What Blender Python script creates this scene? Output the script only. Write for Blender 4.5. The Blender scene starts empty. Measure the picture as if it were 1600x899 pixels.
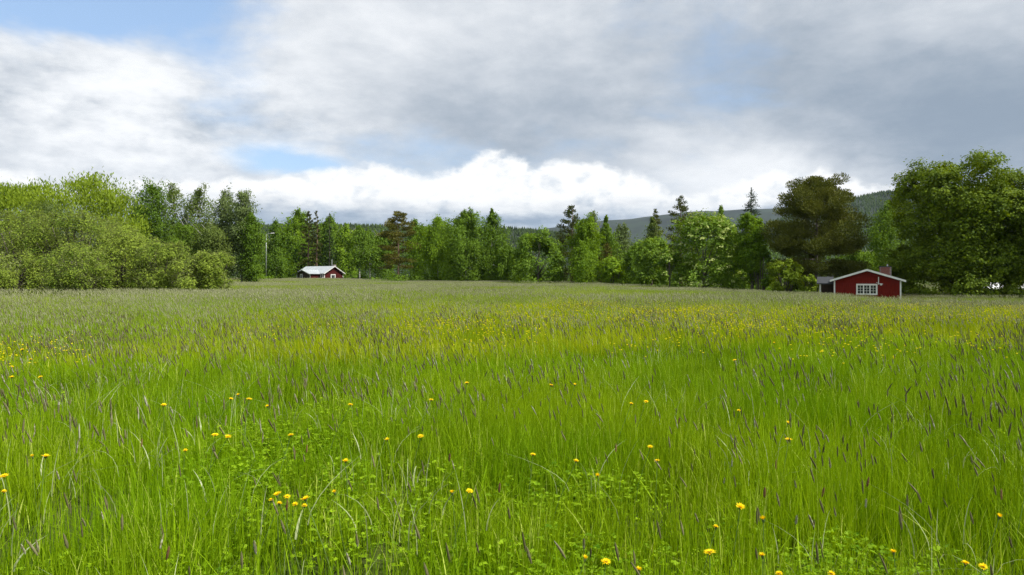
import bpy, bmesh, math, random
import numpy as np
from mathutils import Vector, Matrix

# ------------------------------------------------------------------ camera, sky, sun, exposure
SC = bpy.context.scene
COL = SC.collection
F = 1067.0            # focal length in pixels of the 1600 px wide photograph
HOR = 432.0           # row of the true horizon in the photograph
CAM_H = 1.7
cam = bpy.data.cameras.new('camera')
cam.sensor_width = 36.0
cam.lens = 36.0 * F / 1600.0
cam.shift_y = (HOR - 449.5) / 1600.0
cam.clip_start = 0.05
cam.clip_end = 20000.0
cam_o = bpy.data.objects.new('camera', cam)
COL.objects.link(cam_o)
cam_o.location = (0, 0, CAM_H)
cam_o.rotation_euler = (math.radians(90), 0, 0)
SC.camera = cam_o

SUN_EL, SUN_AZ = math.radians(53), math.radians(112)     # azimuth clockwise from the view direction (+Y)
SUN_STRENGTH = 5.0
EXPOSURE = 0.25
SKY_STRENGTH = 0.14
HAZE_DENSITY = 0.000028

vs = SC.view_settings
vs.view_transform = 'Standard'
vs.look = 'None'
vs.gamma = 1.0
vs.exposure = EXPOSURE
vs.use_curve_mapping = False
cy = SC.cycles
cy.max_bounces = 6
cy.diffuse_bounces = 3
cy.glossy_bounces = 2
cy.transmission_bounces = 4
cy.transparent_max_bounces = 4
cy.volume_bounces = 0
cy.caustics_reflective = False
cy.caustics_refractive = False
cy.use_adaptive_sampling = True
cy.adaptive_threshold = 0.015
cy.use_denoising = True
cy.denoiser = 'OPENIMAGEDENOISE'
cy.denoising_prefilter = 'NONE'
cy.sample_clamp_indirect = 6.0


class N:
    """A node socket with arithmetic."""
    def __init__(s, nt, sock): s.nt, s.k = nt, sock
    def _m(s, op, *a, clamp=False):
        n = s.nt.nodes.new('ShaderNodeMath'); n.operation = op; n.use_clamp = clamp
        for i, v in enumerate((s,) + a):
            if isinstance(v, N): s.nt.links.new(v.k, n.inputs[i])
            else: n.inputs[i].default_value = v
        return N(s.nt, n.outputs[0])
    def __add__(s, o): return s._m('ADD', o)
    def __sub__(s, o): return s._m('SUBTRACT', o)
    def __mul__(s, o): return s._m('MULTIPLY', o)
    def __truediv__(s, o): return s._m('DIVIDE', o)
    __radd__ = __add__
    __rmul__ = __mul__
    def rsub(s, v): return (s * -1.0) + v
    def clamp(s): return s._m('ADD', 0.0, clamp=True)
    def exp(s): return s._m('EXPONENT')


def smooth(x, a, b, lo=0.0, hi=1.0):
    n = x.nt.nodes.new('ShaderNodeMapRange'); n.interpolation_type = 'SMOOTHSTEP'
    x.nt.links.new(x.k, n.inputs[0])
    for i, v in enumerate((a, b, lo, hi)): n.inputs[i + 1].default_value = v
    return N(x.nt, n.outputs[0])


def noise(nt, vec, scale, detail=5.0, rough=0.55, dist=0.0, lac=2.0):
    n = nt.nodes.new('ShaderNodeTexNoise')
    n.noise_dimensions = '3D'
    if vec is not None: nt.links.new(vec, n.inputs['Vector'])
    n.inputs['Scale'].default_value = scale
    n.inputs['Detail'].default_value = detail
    n.inputs['Roughness'].default_value = rough
    n.inputs['Lacunarity'].default_value = lac
    n.inputs['Distortion'].default_value = dist
    return N(nt, n.outputs[0])


def mixc(nt, fac, a, b):
    n = nt.nodes.new('ShaderNodeMix'); n.data_type = 'RGBA'
    for key, v in ((0, fac), (6, a), (7, b)):
        if isinstance(v, N): nt.links.new(v.k, n.inputs[key])
        elif hasattr(v, 'is_linked'): nt.links.new(v, n.inputs[key])
        else: n.inputs[key].default_value = (v if key == 0 else (*v, 1.0))
    return n.outputs[2]


def build_world():
    w = bpy.data.worlds.new('World'); SC.world = w; w.use_nodes = True
    nt = w.node_tree; nt.nodes.clear()
    out = nt.nodes.new('ShaderNodeOutputWorld'); bg = nt.nodes.new('ShaderNodeBackground')
    nt.links.new(bg.outputs[0], out.inputs[0])
    sky = nt.nodes.new('ShaderNodeTexSky'); sky.sky_type = 'NISHITA'; sky.sun_disc = False
    sky.sun_elevation = SUN_EL; sky.sun_rotation = SUN_AZ
    sky.air_density = 1.0; sky.dust_density = 0.6; sky.ozone_density = 1.5
    tc = nt.nodes.new('ShaderNodeTexCoord')
    d = tc.outputs['Generated']
    sp = nt.nodes.new('ShaderNodeSeparateXYZ'); nt.links.new(d, sp.inputs[0])
    x, y, z = (N(nt, sp.outputs[i]) for i in range(3))
    az = x._m('ARCTAN2', y)
    el = z._m('ARCSINE')

    def vec(sx, sy, sz, off=0.0, rot=0.0):
        m = nt.nodes.new('ShaderNodeMapping'); m.inputs['Scale'].default_value = (sx, sy, sz)
        m.inputs['Location'].default_value = (off, off * 0.7, off * 1.3)
        m.inputs['Rotation'].default_value = (0.0, rot, 0.0)
        nt.links.new(d, m.inputs[0]); return m.outputs[0]

    # irregular edges: the direction is bent by noise before anything is placed in it
    wa = noise(nt, vec(1, 1, 2.0, 3.1), 7.0, 4, 0.6) - 0.5
    we = noise(nt, vec(1, 1, 2.0, 9.7), 7.0, 4, 0.6) - 0.5
    azw = az + wa * 0.22
    elw = el + we * 0.10
    azs = az + wa * 0.07
    els = el + we * 0.045

    def ang(px, py):
        dx, dz = (px - 800.0) / F, (HOR - py) / F
        return math.atan(dx), math.atan2(dz, math.hypot(1.0, dx))

    def blob(px, py, rx, ry, amp, a=azw, e=elw):
        a0, e0 = ang(px, py)
        c = math.cos(a0)
        sa, se = rx / F * c * c, ry / F * c
        u = (a - a0) * (1.0 / sa); v = (e - e0) * (1.0 / se)
        return ((u * u + v * v) * -1.0).exp() * amp

    # --- high cloud sheet: cover and thickness
    n1 = noise(nt, vec(1, 1, 2.2, 0.0, 0.3), 2.6, 5, 0.56, 0.35)
    n2 = noise(nt, vec(1, 1, 2.3, 4.0, 0.35), 5.5, 6, 0.62, 0.25)
    n3 = noise(nt, vec(1, 1, 2.2, 14.0), 16.0, 4, 0.6)
    cover = (n1 - 0.5) * 0.9 + (n2 - 0.5) * 0.45 + 0.58
    cover = cover + blob(150, -15, 270, 66, -0.54) + blob(385, 140, 70, 60, -0.18)
    cover = cover + blob(450, 252, 85, 20, -0.55, azs, els) + blob(1165, 165, 130, 60, -0.14)
    cover = cover + blob(640, 225, 120, 30, -0.12) + blob(100, 170, 260, 80, 0.25)
    cover = cover + blob(700, 100, 260, 90, 0.15) + blob(1450, 130, 320, 150, 0.30)
    deck = smooth(cover, 0.20, 0.62)
    tone = (n1 - 0.5) * 0.35 + (n2 - 0.5) * 0.48 + (n3 - 0.5) * 0.26 + 0.565
    tone = tone + blob(160, 170, 330, 120, 0.30) + blob(620, 40, 330, 80, 0.10) + blob(1150, 250, 190, 60, 0.25)
    tone = tone + blob(860, 180, 260, 75, -0.22) + blob(1480, 205, 300, 110, -0.42) + blob(1200, 50, 420, 80, -0.10)
    tone = tone + blob(1300, 120, 180, 60, -0.12) + blob(1230, 290, 160, 35, 0.25)
    tone = tone + blob(200, 190, 330, 110, 1.0) * ((n3 - 0.5) * 0.9 + (n2 - 0.5) * 0.5)
    tone = smooth(tone, 0.10, 1.05)
    deck_c = mixc(nt, tone, (0.255, 0.315, 0.395), (0.875, 0.89, 0.91))
    # --- heaped cloud bank low over the hills
    bn = noise(nt, vec(1, 1, 1.35, 2.0), 19.0, 3, 0.5, 0.25) - 0.5
    bil = bn._m('ABSOLUTE').rsub(0.26) * 1.6
    fine = noise(nt, vec(1, 1, 1.7, 21.0), 30.0, 6, 0.66) - 0.5
    big = noise(nt, vec(1, 1, 0.15, 31.0), 4.2, 2, 0.5) - 0.5
    top = big * 0.075 + 0.128
    for px, py, rx, amp in ((560, 0, 150, 0.020), (765, 0, 62, 0.048), (890, 0, 95, 0.030), (1090, 0, 60, -0.02), (1230, 0, 120, 0.012), (1450, 0, 140, -0.045), (330, 0, 90, 0.0)):
        a0, _ = ang(px, py); c = math.cos(a0)
        u = (az - a0) * (1.0 / (rx / F * c * c))
        top = top + (u * u * -1.0).exp() * amp
    edge = top - el + bil * 0.030 + fine * 0.022
    heap = smooth(edge, -0.003, 0.013)
    # height within the bank: white heads, blue-grey flat base, pale gap above the hills
    base_n = noise(nt, vec(1, 1, 3.5, 41.0), 9.0, 4, 0.6) - 0.5
    hb = el + base_n * 0.050 + bil * 0.012
    lit = smooth(hb, 0.078, 0.120)
    shade = smooth(bil + fine * 0.8 + (n3 - 0.5) * 0.6, -0.16, 0.34)
    white = mixc(nt, shade, (0.58, 0.64, 0.71), (0.92, 0.92, 0.915))
    grey = mixc(nt, smooth(base_n + fine * 0.5, -0.2, 0.25), (0.26, 0.33, 0.43), (0.44, 0.51, 0.60))
    heap_c = mixc(nt, lit, grey, white)
    gap = smooth(hb, 0.078, 0.060)
    heap_c = mixc(nt, gap, heap_c, (0.70, 0.74, 0.79))
    # --- put together
    sc2 = nt.nodes.new('ShaderNodeVectorMath'); sc2.operation = 'SCALE'
    nt.links.new(sky.outputs[0], sc2.inputs[0]); sc2.inputs['Scale'].default_value = SKY_STRENGTH
    blue = mixc(nt, 0.40, sc2.outputs[0], (0.46, 0.66, 0.96))
    c = mixc(nt, deck, blue, deck_c)
    c = mixc(nt, heap, c, heap_c)
    c = mixc(nt, smooth(el, 0.0, -0.05), c, (0.35, 0.40, 0.36))
    nt.links.new(c, bg.inputs[0])
    bg.inputs[1].default_value = 1.0
    w.cycles.sampling_method = 'MANUAL'; w.cycles.sample_map_resolution = 256


build_world()
sun = bpy.data.lights.new('sun', 'SUN'); sun.energy = SUN_STRENGTH; sun.angle = math.radians(0.6); sun.color = (1.0, 0.955, 0.88)
sun_o = bpy.data.objects.new('sun', sun); COL.objects.link(sun_o)
sdir = Vector((math.sin(SUN_AZ) * math.cos(SUN_EL), math.cos(SUN_AZ) * math.cos(SUN_EL), math.sin(SUN_EL)))
sun_o.rotation_euler = sdir.to_track_quat('Z', 'Y').to_euler()
sun_o.location = (40, -40, 60)

# ------------------------------------------------------------------ helpers
RNG = np.random.default_rng(7)


def sstep(t):
    t = np.clip(t, 0, 1); return t * t * (3 - 2 * t)


def gz(x, y):
    """Height of the meadow: it falls away gently to the right and lifts a little at the far left."""
    x = np.asarray(x, float); y = np.asarray(y, float)
    z = -1.25 * sstep((x - 2) / 45.0) * sstep((y - 5) / 50.0)
    z = z + 0.45 * sstep((y - 95) / 85.0) * sstep((-x - 12) / 40.0)
    z = z + 0.05 * np.sin(x * 0.23 + 1.0) * np.sin(y * 0.19) * sstep(y / 12.0)
    return z


def gzf(x, y): return float(gz(x, y))
def X(px, d): return (px - 800.0) / F * d
def Z(py, d): return CAM_H + (HOR - py) / F * d


def link(o, parent=None):
    COL.objects.link(o)
    if parent is not None: o.parent = parent
    return o


def tag(o, label=None, cat=None, group=None, kind=None):
    for k, v in (('label', label), ('category', cat), ('group', group), ('kind', kind)):
        if v: o[k] = v
    return o


def empty(name, loc, rz=0.0):
    o = bpy.data.objects.new(name, None); o.empty_display_size = 0.2
    o.location = loc; o.rotation_euler = (0, 0, rz)
    return link(o)


def np_mesh(name, V, faces, mat=None, tint=None, smooth_=False):
    """V (n,3); faces: list of (k,m) index arrays."""
    me = bpy.data.meshes.new(name)
    V = np.asarray(V, np.float32)
    me.vertices.add(len(V)); me.vertices.foreach_set('co', V.ravel())
    faces = [np.asarray(f, np.int32) for f in faces if len(f)]
    idx = np.concatenate([f.ravel() for f in faces])
    cnt = np.concatenate([np.full(len(f), f.shape[1], np.int32) for f in faces])
    st = np.concatenate([[0], np.cumsum(cnt)[:-1]]).astype(np.int32)
    me.loops.add(len(idx)); me.loops.foreach_set('vertex_index', idx)
    me.polygons.add(len(cnt)); me.polygons.foreach_set('loop_start', st)
    me.update(calc_edges=True)
    if tint is not None:
        a = me.attributes.new('tint', 'FLOAT', 'FACE'); a.data.foreach_set('value', np.asarray(tint, np.float32))
    if smooth_:
        me.polygons.foreach_set('use_smooth', np.ones(len(cnt), bool))
    if mat: me.materials.append(mat)
    return me


class MB:
    """Collects boxes, prisms, tubes and lathes; build() links them as one mesh object."""
    def __init__(s): s.v, s.f = [], []
    def quadbox(s, pts):      # 8 points: bottom 4 then top 4, both counter-clockwise from above
        b = len(s.v); s.v += [tuple(p) for p in pts]
        s.f += [(b+3, b+2, b+1, b), (b+4, b+5, b+6, b+7)] + [(b+i, b+(i+1) % 4, b+4+(i+1) % 4, b+4+i) for i in range(4)]
        return s
    def box(s, x0, x1, y0, y1, z0, z1):
        return s.quadbox([(x0, y0, z0), (x1, y0, z0), (x1, y1, z0), (x0, y1, z0), (x0, y0, z1), (x1, y0, z1), (x1, y1, z1), (x0, y1, z1)])
    def beam(s, a, b, w, h, up=(0, 0, 1)):
        a, b = Vector(a), Vector(b); t = (b - a).normalized(); sd = t.cross(Vector(up)).normalized() * (w / 2); u = sd.cross(t).normalized() * (h / 2)
        return s.quadbox([a-sd-u, a+sd-u, b+sd-u, b-sd-u, a-sd+u, a+sd+u, b+sd+u, b-sd+u])
    def poly_prism(s, pts, off):      # a flat polygon pushed along off
        n = len(pts); b = len(s.v); o = Vector(off)
        s.v += [tuple(Vector(p)) for p in pts] + [tuple(Vector(p) + o) for p in pts]
        s.f += [tuple(range(b, b+n)), tuple(range(b+2*n-1, b+n-1, -1))]
        s.f += [(b+i, b+n+i, b+n+(i+1) % n, b+(i+1) % n) for i in range(n)]
        return s
    def tube(s, pts, rads, k=6, cap=True):
        pts = [Vector(p) for p in pts]; b = len(s.v); ref = Vector((0.31, 0.93, 0.2))
        for i, p in enumerate(pts):
            t = (pts[min(i+1, len(pts)-1)] - pts[max(i-1, 0)]).normalized()
            u = t.cross(ref).normalized(); w = t.cross(u)
            for j in range(k):
                a = 2*math.pi*j/k; s.v.append(tuple(p + (u*math.cos(a) + w*math.sin(a)) * rads[i]))
        for i in range(len(pts)-1):
            for j in range(k):
                s.f.append((b+i*k+j, b+i*k+(j+1) % k, b+(i+1)*k+(j+1) % k, b+(i+1)*k+j))
        if cap:
            s.f.append(tuple(b+j for j in range(k-1, -1, -1))); s.f.append(tuple(b+(len(pts)-1)*k+j for j in range(k)))
        return s
    def mesh(s, name, mat, smooth_=False):
        me = bpy.data.meshes.new(name); me.from_pydata(s.v, [], s.f)
        bm = bmesh.new(); bm.from_mesh(me); bmesh.ops.recalc_face_normals(bm, faces=bm.faces); bm.to_mesh(me); bm.free()
        if smooth_: me.polygons.foreach_set('use_smooth', np.ones(len(me.polygons), bool))
        if mat: me.materials.append(mat)
        return me
    def build(s, name, mat, parent=None, smooth_=False):
        return link(bpy.data.objects.new(name, s.mesh(name, mat, smooth_)), parent)


# ------------------------------------------------------------------ materials
MATS = {}


def new_mat(name):
    m = bpy.data.materials.new(name); m.use_nodes = True; nt = m.node_tree; nt.nodes.clear()
    out = nt.nodes.new('ShaderNodeOutputMaterial'); MATS[name] = m
    return m, nt, out


def plain(name, col, rough=0.7, var=0.15, scale=6.0, bump=0.0, metal=0.0, spec=0.4, stretch=(1, 1, 1), dark=None):
    m, nt, out = new_mat(name)
    p = nt.nodes.new('ShaderNodeBsdfPrincipled'); nt.links.new(p.outputs[0], out.inputs[0])
    tc = nt.nodes.new('ShaderNodeTexCoord'); mp = nt.nodes.new('ShaderNodeMapping'); mp.inputs['Scale'].default_value = stretch
    nt.links.new(tc.outputs['Object'], mp.inputs[0])
    n = noise(nt, mp.outputs[0], scale, 6, 0.6)
    dk = dark or tuple(c * (1 - 2 * var) for c in col)
    lt = tuple(min(c * (1 + var), 1) for c in col)
    nt.links.new(mixc(nt, smooth(n, 0.3, 0.7), dk, lt), p.inputs['Base Color'])
    p.inputs['Roughness'].default_value = rough; p.inputs['Metallic'].default_value = metal
    p.inputs['Specular IOR Level'].default_value = spec
    if bump:
        b = nt.nodes.new('ShaderNodeBump'); b.inputs['Strength'].default_value = bump; b.inputs['Distance'].default_value = 0.02
        nt.links.new(n.k, b.inputs['Height']); nt.links.new(b.outputs[0], p.inputs['Normal'])
    return m


def leafy(name, dark, light, trans=0.35, rough=0.55, spec=0.25, patch=None, patch_scale=0.25, under=None, warm=None, pale=None):
    """Leaf or blade: colour differs leaf by leaf (tint), plant by plant, and by patches of the meadow."""
    m, nt, out = new_mat(name)
    at = nt.nodes.new('ShaderNodeAttribute'); at.attribute_name = 'tint'
    oi = nt.nodes.new('ShaderNodeObjectInfo')
    t = N(nt, at.outputs['Fac']) * 0.75 + N(nt, oi.outputs['Random']) * 0.25
    c = mixc(nt, t.clamp(), dark, light)
    t_raw = t
    if patch:
        g = nt.nodes.new('ShaderNodeNewGeometry')
        pn = noise(nt, g.outputs['Position'], patch_scale, 4, 0.55)
        c = mixc(nt, smooth(pn, 0.40, 0.66) * 0.75, c, patch)
        if warm:
            pn2 = noise(nt, g.outputs['Position'], patch_scale * 0.4, 3, 0.5)
            c = mixc(nt, smooth(pn2, 0.45, 0.7) * 0.6, c, warm)
    if pale:
        c = mixc(nt, smooth(t_raw, 0.72, 0.86), c, pale)
    if under:
        g = nt.nodes.new('ShaderNodeNewGeometry')
        c = mixc(nt, N(nt, g.outputs['Backfacing']) * 0.8, c, under)
    p = nt.nodes.new('ShaderNodeBsdfPrincipled'); nt.links.new(c, p.inputs['Base Color'])
    p.inputs['Roughness'].default_value = rough; p.inputs['Specular IOR Level'].default_value = spec
    tr = nt.nodes.new('ShaderNodeBsdfTranslucent')
    hs = nt.nodes.new('ShaderNodeHueSaturation'); hs.inputs['Hue'].default_value = 0.485; hs.inputs['Saturation'].default_value = 1.1; hs.inputs['Value'].default_value = 1.35
    nt.links.new(c, hs.inputs['Color']); nt.links.new(hs.outputs[0], tr.inputs['Color'])
    mx = nt.nodes.new('ShaderNodeMixShader'); mx.inputs[0].default_value = trans
    nt.links.new(p.outputs[0], mx.inputs[1]); nt.links.new(tr.outputs[0], mx.inputs[2]); nt.links.new(mx.outputs[0], out.inputs[0])
    return m


def bark(name, a, b, scale=3.0, stretch=(1, 1, 0.4)):
    return plain(name, b, 0.85, 0.1, scale, 0.4, stretch=stretch, dark=a)


GRASS = leafy('grass_green', (0.042, 0.115, 0.002), (0.385, 0.570, 0.011), 0.27, 0.6, 0.06, pale=(0.58, 0.66, 0.13), patch=(0.15, 0.30, 0.003), patch_scale=0.5, warm=(0.31, 0.43, 0.006))  # pale: shine on the brightest blades, put into their colour
GRASS_WARM = leafy('grass_yellow_green', (0.180, 0.250, 0.004), (0.540, 0.590, 0.014), 0.26, 0.55, 0.10, pale=(0.60, 0.62, 0.12), patch=(0.32, 0.41, 0.006), patch_scale=0.3)  # pale again paints blade shine as colour
GRASS_FAR = leafy('grass_far', (0.170, 0.250, 0.020), (0.385, 0.465, 0.085), 0.26, 0.6, 0.08, patch=(0.23, 0.33, 0.030), patch_scale=0.07, warm=(0.33, 0.37, 0.10))
STRAW = leafy('pale_blade', (0.28, 0.34, 0.12), (0.58, 0.60, 0.38), 0.25, 0.4, 0.35)
HEAD = leafy('seed_head', (0.075, 0.070, 0.026), (0.235, 0.220, 0.110), 0.10, 0.8, 0.1, pale=(0.36, 0.36, 0.27))
HEAD_FAR = leafy('seed_head_far', (0.215, 0.225, 0.100), (0.43, 0.44, 0.26), 0.2, 0.8, 0.1)
RUST = leafy('rusty_spike', (0.15, 0.080, 0.040), (0.32, 0.19, 0.09), 0.15, 0.8, 0.1)
HERB = leafy('herb_leaf', (0.070, 0.175, 0.003), (0.33, 0.50, 0.012), 0.32, 0.6, 0.1)
PETAL = leafy('yellow_petal', (0.84, 0.58, 0.004), (0.98, 0.80, 0.012), 0.25, 0.6, 0.1)
PETAL_FAR = leafy('lemon_petal', (0.80, 0.70, 0.006), (0.95, 0.86, 0.03), 0.25, 0.6, 0.1)
STEM = plain('flower_stem', (0.16, 0.26, 0.05), 0.6)
CUP = plain('flower_cup', (0.10, 0.16, 0.04), 0.7)
LK = dict(rough=0.6, spec=0.09)
L_BIRCH = leafy('birch_leaf', (0.048, 0.105, 0.009), (0.190, 0.305, 0.030), 0.33, **LK)
L_BRIGHT = leafy('bright_birch_leaf', (0.080, 0.165, 0.008), (0.265, 0.400, 0.028), 0.35, **LK)
L_ASPEN = leafy('aspen_leaf', (0.070, 0.115, 0.020), (0.210, 0.270, 0.060), 0.30, **LK)
L_GREY = leafy('grey_green_leaf', (0.080, 0.125, 0.034), (0.200, 0.260, 0.085), 0.28, **LK)
L_WILLOW = leafy('willow_leaf', (0.120, 0.190, 0.010), (0.310, 0.410, 0.040), 0.34, **LK)
L_SALLOW = leafy('sallow_leaf', (0.045, 0.095, 0.006), (0.345, 0.440, 0.058), 0.26, under=(0.30, 0.34, 0.13), **LK)
L_ROWAN = leafy('rowan_leaf', (0.052, 0.120, 0.009), (0.245, 0.370, 0.040), 0.32, **LK)
L_MAPLE = leafy('maple_leaf', (0.040, 0.085, 0.006), (0.250, 0.335, 0.022), 0.30, **LK)
BLOSSOM = leafy('pale_blossom', (0.30, 0.38, 0.09), (0.50, 0.57, 0.20), 0.3, **LK)
L_PINE = leafy('pine_needle', (0.045, 0.066, 0.012), (0.150, 0.160, 0.036), 0.12, **LK)
L_PINE_BR = leafy('brown_pine_needle', (0.070, 0.078, 0.010), (0.235, 0.215, 0.042), 0.12, **LK)
L_PINE_BIG = leafy('olive_pine_needle', (0.040, 0.060, 0.008), (0.180, 0.190, 0.034), 0.12, **LK)
L_SPRUCE = leafy('spruce_needle', (0.022, 0.044, 0.014), (0.065, 0.100, 0.028), 0.10, **LK)
L_FAR = leafy('wood_leaf', (0.042, 0.092, 0.011), (0.150, 0.240, 0.032), 0.3, **LK)
L_HILL = leafy('hill_tree', (0.018, 0.032, 0.009), (0.048, 0.072, 0.018), 0.1, 0.8, 0.05, patch=(0.060, 0.095, 0.020), patch_scale=0.006)
B_BIRCH = plain('birch_bark', (0.62, 0.60, 0.55), 0.8, 0.05, 3.0, 0.2, stretch=(1, 1, 2.2), dark=(0.10, 0.09, 0.08))
B_DARK = bark('grey_bark', (0.055, 0.045, 0.035), (0.15, 0.125, 0.10))
B_PINE = bark('pine_bark', (0.085, 0.055, 0.038), (0.24, 0.155, 0.10))
SOIL = plain('meadow_floor', (0.060, 0.085, 0.016), 0.95, 0.25, 0.6, 0.0, dark=(0.040, 0.045, 0.015), spec=0.05)
GRAVEL = plain('gravel', (0.36, 0.34, 0.31), 0.95, 0.15, 3.0, 0.5)
RED = plain('falu_red_boards', (0.185, 0.016, 0.010), 0.9, 0.16, 4.0, 0.25, spec=0.12, stretch=(6, 6, 0.35), dark=(0.11, 0.011, 0.008))
RED_OLD = plain('weathered_red_boards', (0.105, 0.014, 0.012), 0.9, 0.2, 3.0, 0.25, spec=0.12, stretch=(5, 5, 0.4), dark=(0.05, 0.016, 0.014))
BROWN = plain('brown_boards', (0.060, 0.038, 0.030), 0.85, 0.2, 3.0, 0.25, stretch=(5, 5, 0.4))
WHITE = plain('white_paint', (0.78, 0.77, 0.74), 0.6, 0.05, 3.0)
TIN = plain('pale_metal_roof', (0.43, 0.46, 0.48), 0.5, 0.06, 0.8, 0.0, spec=0.5)
SLATE = plain('grey_sheet_roof', (0.045, 0.048, 0.055), 0.6, 0.1, 2.0)
STEEL = plain('galvanised_steel', (0.42, 0.43, 0.44), 0.45, 0.08, 3.0, metal=0.6)
BRICK = plain('chimney_brick', (0.27, 0.085, 0.055), 0.9, 0.15, 5.0, 0.3)
MORTAR = plain('mortar', (0.34, 0.30, 0.27), 0.95)
DARKIN = plain('dark_interior', (0.02, 0.02, 0.022), 0.9)
GLASS, _nt, _out = new_mat('window_glass')
_p = _nt.nodes.new('ShaderNodeBsdfPrincipled'); _p.inputs['Base Color'].default_value = (0.03, 0.035, 0.04, 1); _p.inputs['Roughness'].default_value = 0.06; _p.inputs['Specular IOR Level'].default_value = 0.6
_nt.links.new(_p.outputs[0], _out.inputs[0])

# ------------------------------------------------------------------ ground and hills
def grid_obj(name, xs, ys, zf, mat, kind='structure'):
    XX, YY = np.meshgrid(xs, ys); ZZ = zf(XX, YY)
    V = np.stack([XX.ravel(), YY.ravel(), ZZ.ravel()], 1); nx, ny = len(xs), len(ys)
    i, j = np.meshgrid(np.arange(nx-1), np.arange(ny-1)); a = (j*nx + i).ravel()
    o = link(bpy.data.objects.new(name, np_mesh(name, V, [np.stack([a, a+1, a+nx+1, a+nx], 1)], mat, smooth_=True)))
    return tag(o, kind=kind)


def spaced(lo, hi, fine, n_far, reach):
    a = np.arange(lo, hi + 0.01, fine)
    far = np.geomspace(1, reach, n_far)
    return np.unique(np.concatenate([lo - far, a, hi + far]))


xs = spaced(-160, 160, 4.0, 14, 6600); ys = spaced(-40, 240, 4.0, 14, 6500)
ys = ys[ys > -400]
tag(grid_obj('meadow_ground', xs, ys, gz, SOIL), 'gently sloping meadow ground under the tall grass', 'ground')


def value_noise(seed, freq, x, y):
    r = np.random.default_rng(seed); ph = r.uniform(0, 6.28, (10, 2)); dr = r.normal(size=(10, 2))
    dr /= np.linalg.norm(dr, axis=1)[:, None]; fr = freq * r.uniform(0.5, 2.6, 10); s = 0
    for k in range(10):
        s = s + np.sin((x*dr[k, 0] + y*dr[k, 1]) * fr[k] + ph[k, 0]) / (0.5 + fr[k]/freq)
    return s / 4.0


def ridge(name, d, prof, depth, amp, seed, label):
    pp = np.array(prof, float); cx = X(pp[:, 0], d); cz = Z(pp[:, 1], d)
    def zf(x, y):
        crest = np.interp(x, cx, cz)
        t = np.where(y <= d, (y - (d - depth)) / depth, 1 - (y - d) / (depth * 0.8))
        return crest * sstep(t) ** 0.85 + amp * value_noise(seed, 2 * math.pi / (depth * 0.5), x, y) * np.clip(t, 0, 1) * np.clip(1.0 - t * 0.4, 0, 1) - 3.0 * (t < 0.01)
    xs = np.linspace(cx[0], cx[-1], 130); ys = np.linspace(d - depth, d + depth * 0.75, 60)
    o = grid_obj(name, xs, ys, zf, HILLM)
    o['label'] = label; o['category'] = 'hill'
    return zf, (cx[0], cx[-1])


HILLM = plain('hill_floor', (0.016, 0.026, 0.012), 0.95, 0.3, 0.006)
ridges = [
    ('hill', 5200, [(-600, 352), (200, 348), (420, 352), (560, 353), (700, 362), (800, 366), (900, 352), (950, 345), (1010, 338), (1060, 335), (1100, 331), (1150, 329), (1200, 326), (1260, 322), (1330, 320), (1420, 318), (1600, 316), (2200, 330)], 1500, 30, 3, 'long blue-grey wooded hill on the skyline, paled by distance'),
    ('hill', 2300, [(-500, 420), (900, 420), (1120, 400), (1200, 352), (1260, 328), (1310, 314), (1350, 308), (1390, 305), (1420, 304), (1500, 302), (1600, 303), (1800, 318), (2100, 350)], 900, 22, 5, 'green wooded hillside rising behind the red cottage'),
    ('hill', 1500, [(-500, 360), (100, 356), (400, 357), (540, 357), (600, 358), (700, 362), (790, 363), (830, 366), (900, 372), (960, 384), (1040, 390), (1150, 388), (1250, 384), (1350, 390), (1600, 392), (2100, 400)], 600, 8, 8, 'low dark green forested ridge just beyond the row of trees'),
]
RZ = []
for a in ridges: RZ.append((ridge(*a), a))

# conifers that clothe the two nearer hills: one mass
hv, hf, ht = [], [], []
nb = 0
for (zf, (x0, x1)), a in RZ[1:]:
    d, depth = a[1], a[4 - 1]
    depth = a[3]
    n = 10000
    px = RNG.uniform(380 if d < 2000 else 1150, 1720, n); y = d - depth * RNG.uniform(-0.05, 0.75, n) ** 1.1
    x = X(px, d); z = zf(x, y)
    h = RNG.uniform(5.5, 12.0, n) * (1.0 if d < 2000 else 1.2); r = h * RNG.uniform(0.16, 0.30, n)
    k = 4
    ang = np.arange(k) * 2 * math.pi / k
    ring = np.stack([x[:, None] + r[:, None]*np.cos(ang), y[:, None] + r[:, None]*np.sin(ang), np.repeat((z + h*0.02)[:, None], k, 1)], 2)
    mid = np.stack([x[:, None] + r[:, None]*0.75*np.cos(ang+.6), y[:, None] + r[:, None]*.75*np.sin(ang+.6), np.repeat((z + h*0.5)[:, None], k, 1)], 2)
    tip = np.stack([x, y, z + h], 1)[:, None, :]
    V = np.concatenate([ring, mid, tip], 1); per = 2*k + 1
    off = nb + np.arange(n)[:, None] * per
    for j in range(k):
        j2 = (j+1) % k
        hf.append((off + np.array([[j, j2, k+j2]])).astype(int)); hf.append((off + np.array([[j, k+j2, k+j]])).astype(int)); hf.append((off + np.array([[k+j, k+j2, 2*k]])).astype(int))
    tt = RNG.uniform(0, 1, n)
    ht.append(np.tile(tt, 3*k)); hv.append(V.reshape(-1, 3)); nb += n * per
o = link(bpy.data.objects.new('hillside_forest', np_mesh('hillside_forest', np.concatenate(hv), [np.concatenate(hf)], L_HILL, np.concatenate(ht))))
tag(o, 'conifer forest covering the hillsides behind the meadow', 'forest', kind='stuff')

# ------------------------------------------------------------------ tree building
def unit(v): return v / np.maximum(np.linalg.norm(v, axis=-1, keepdims=True), 1e-9)


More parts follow.
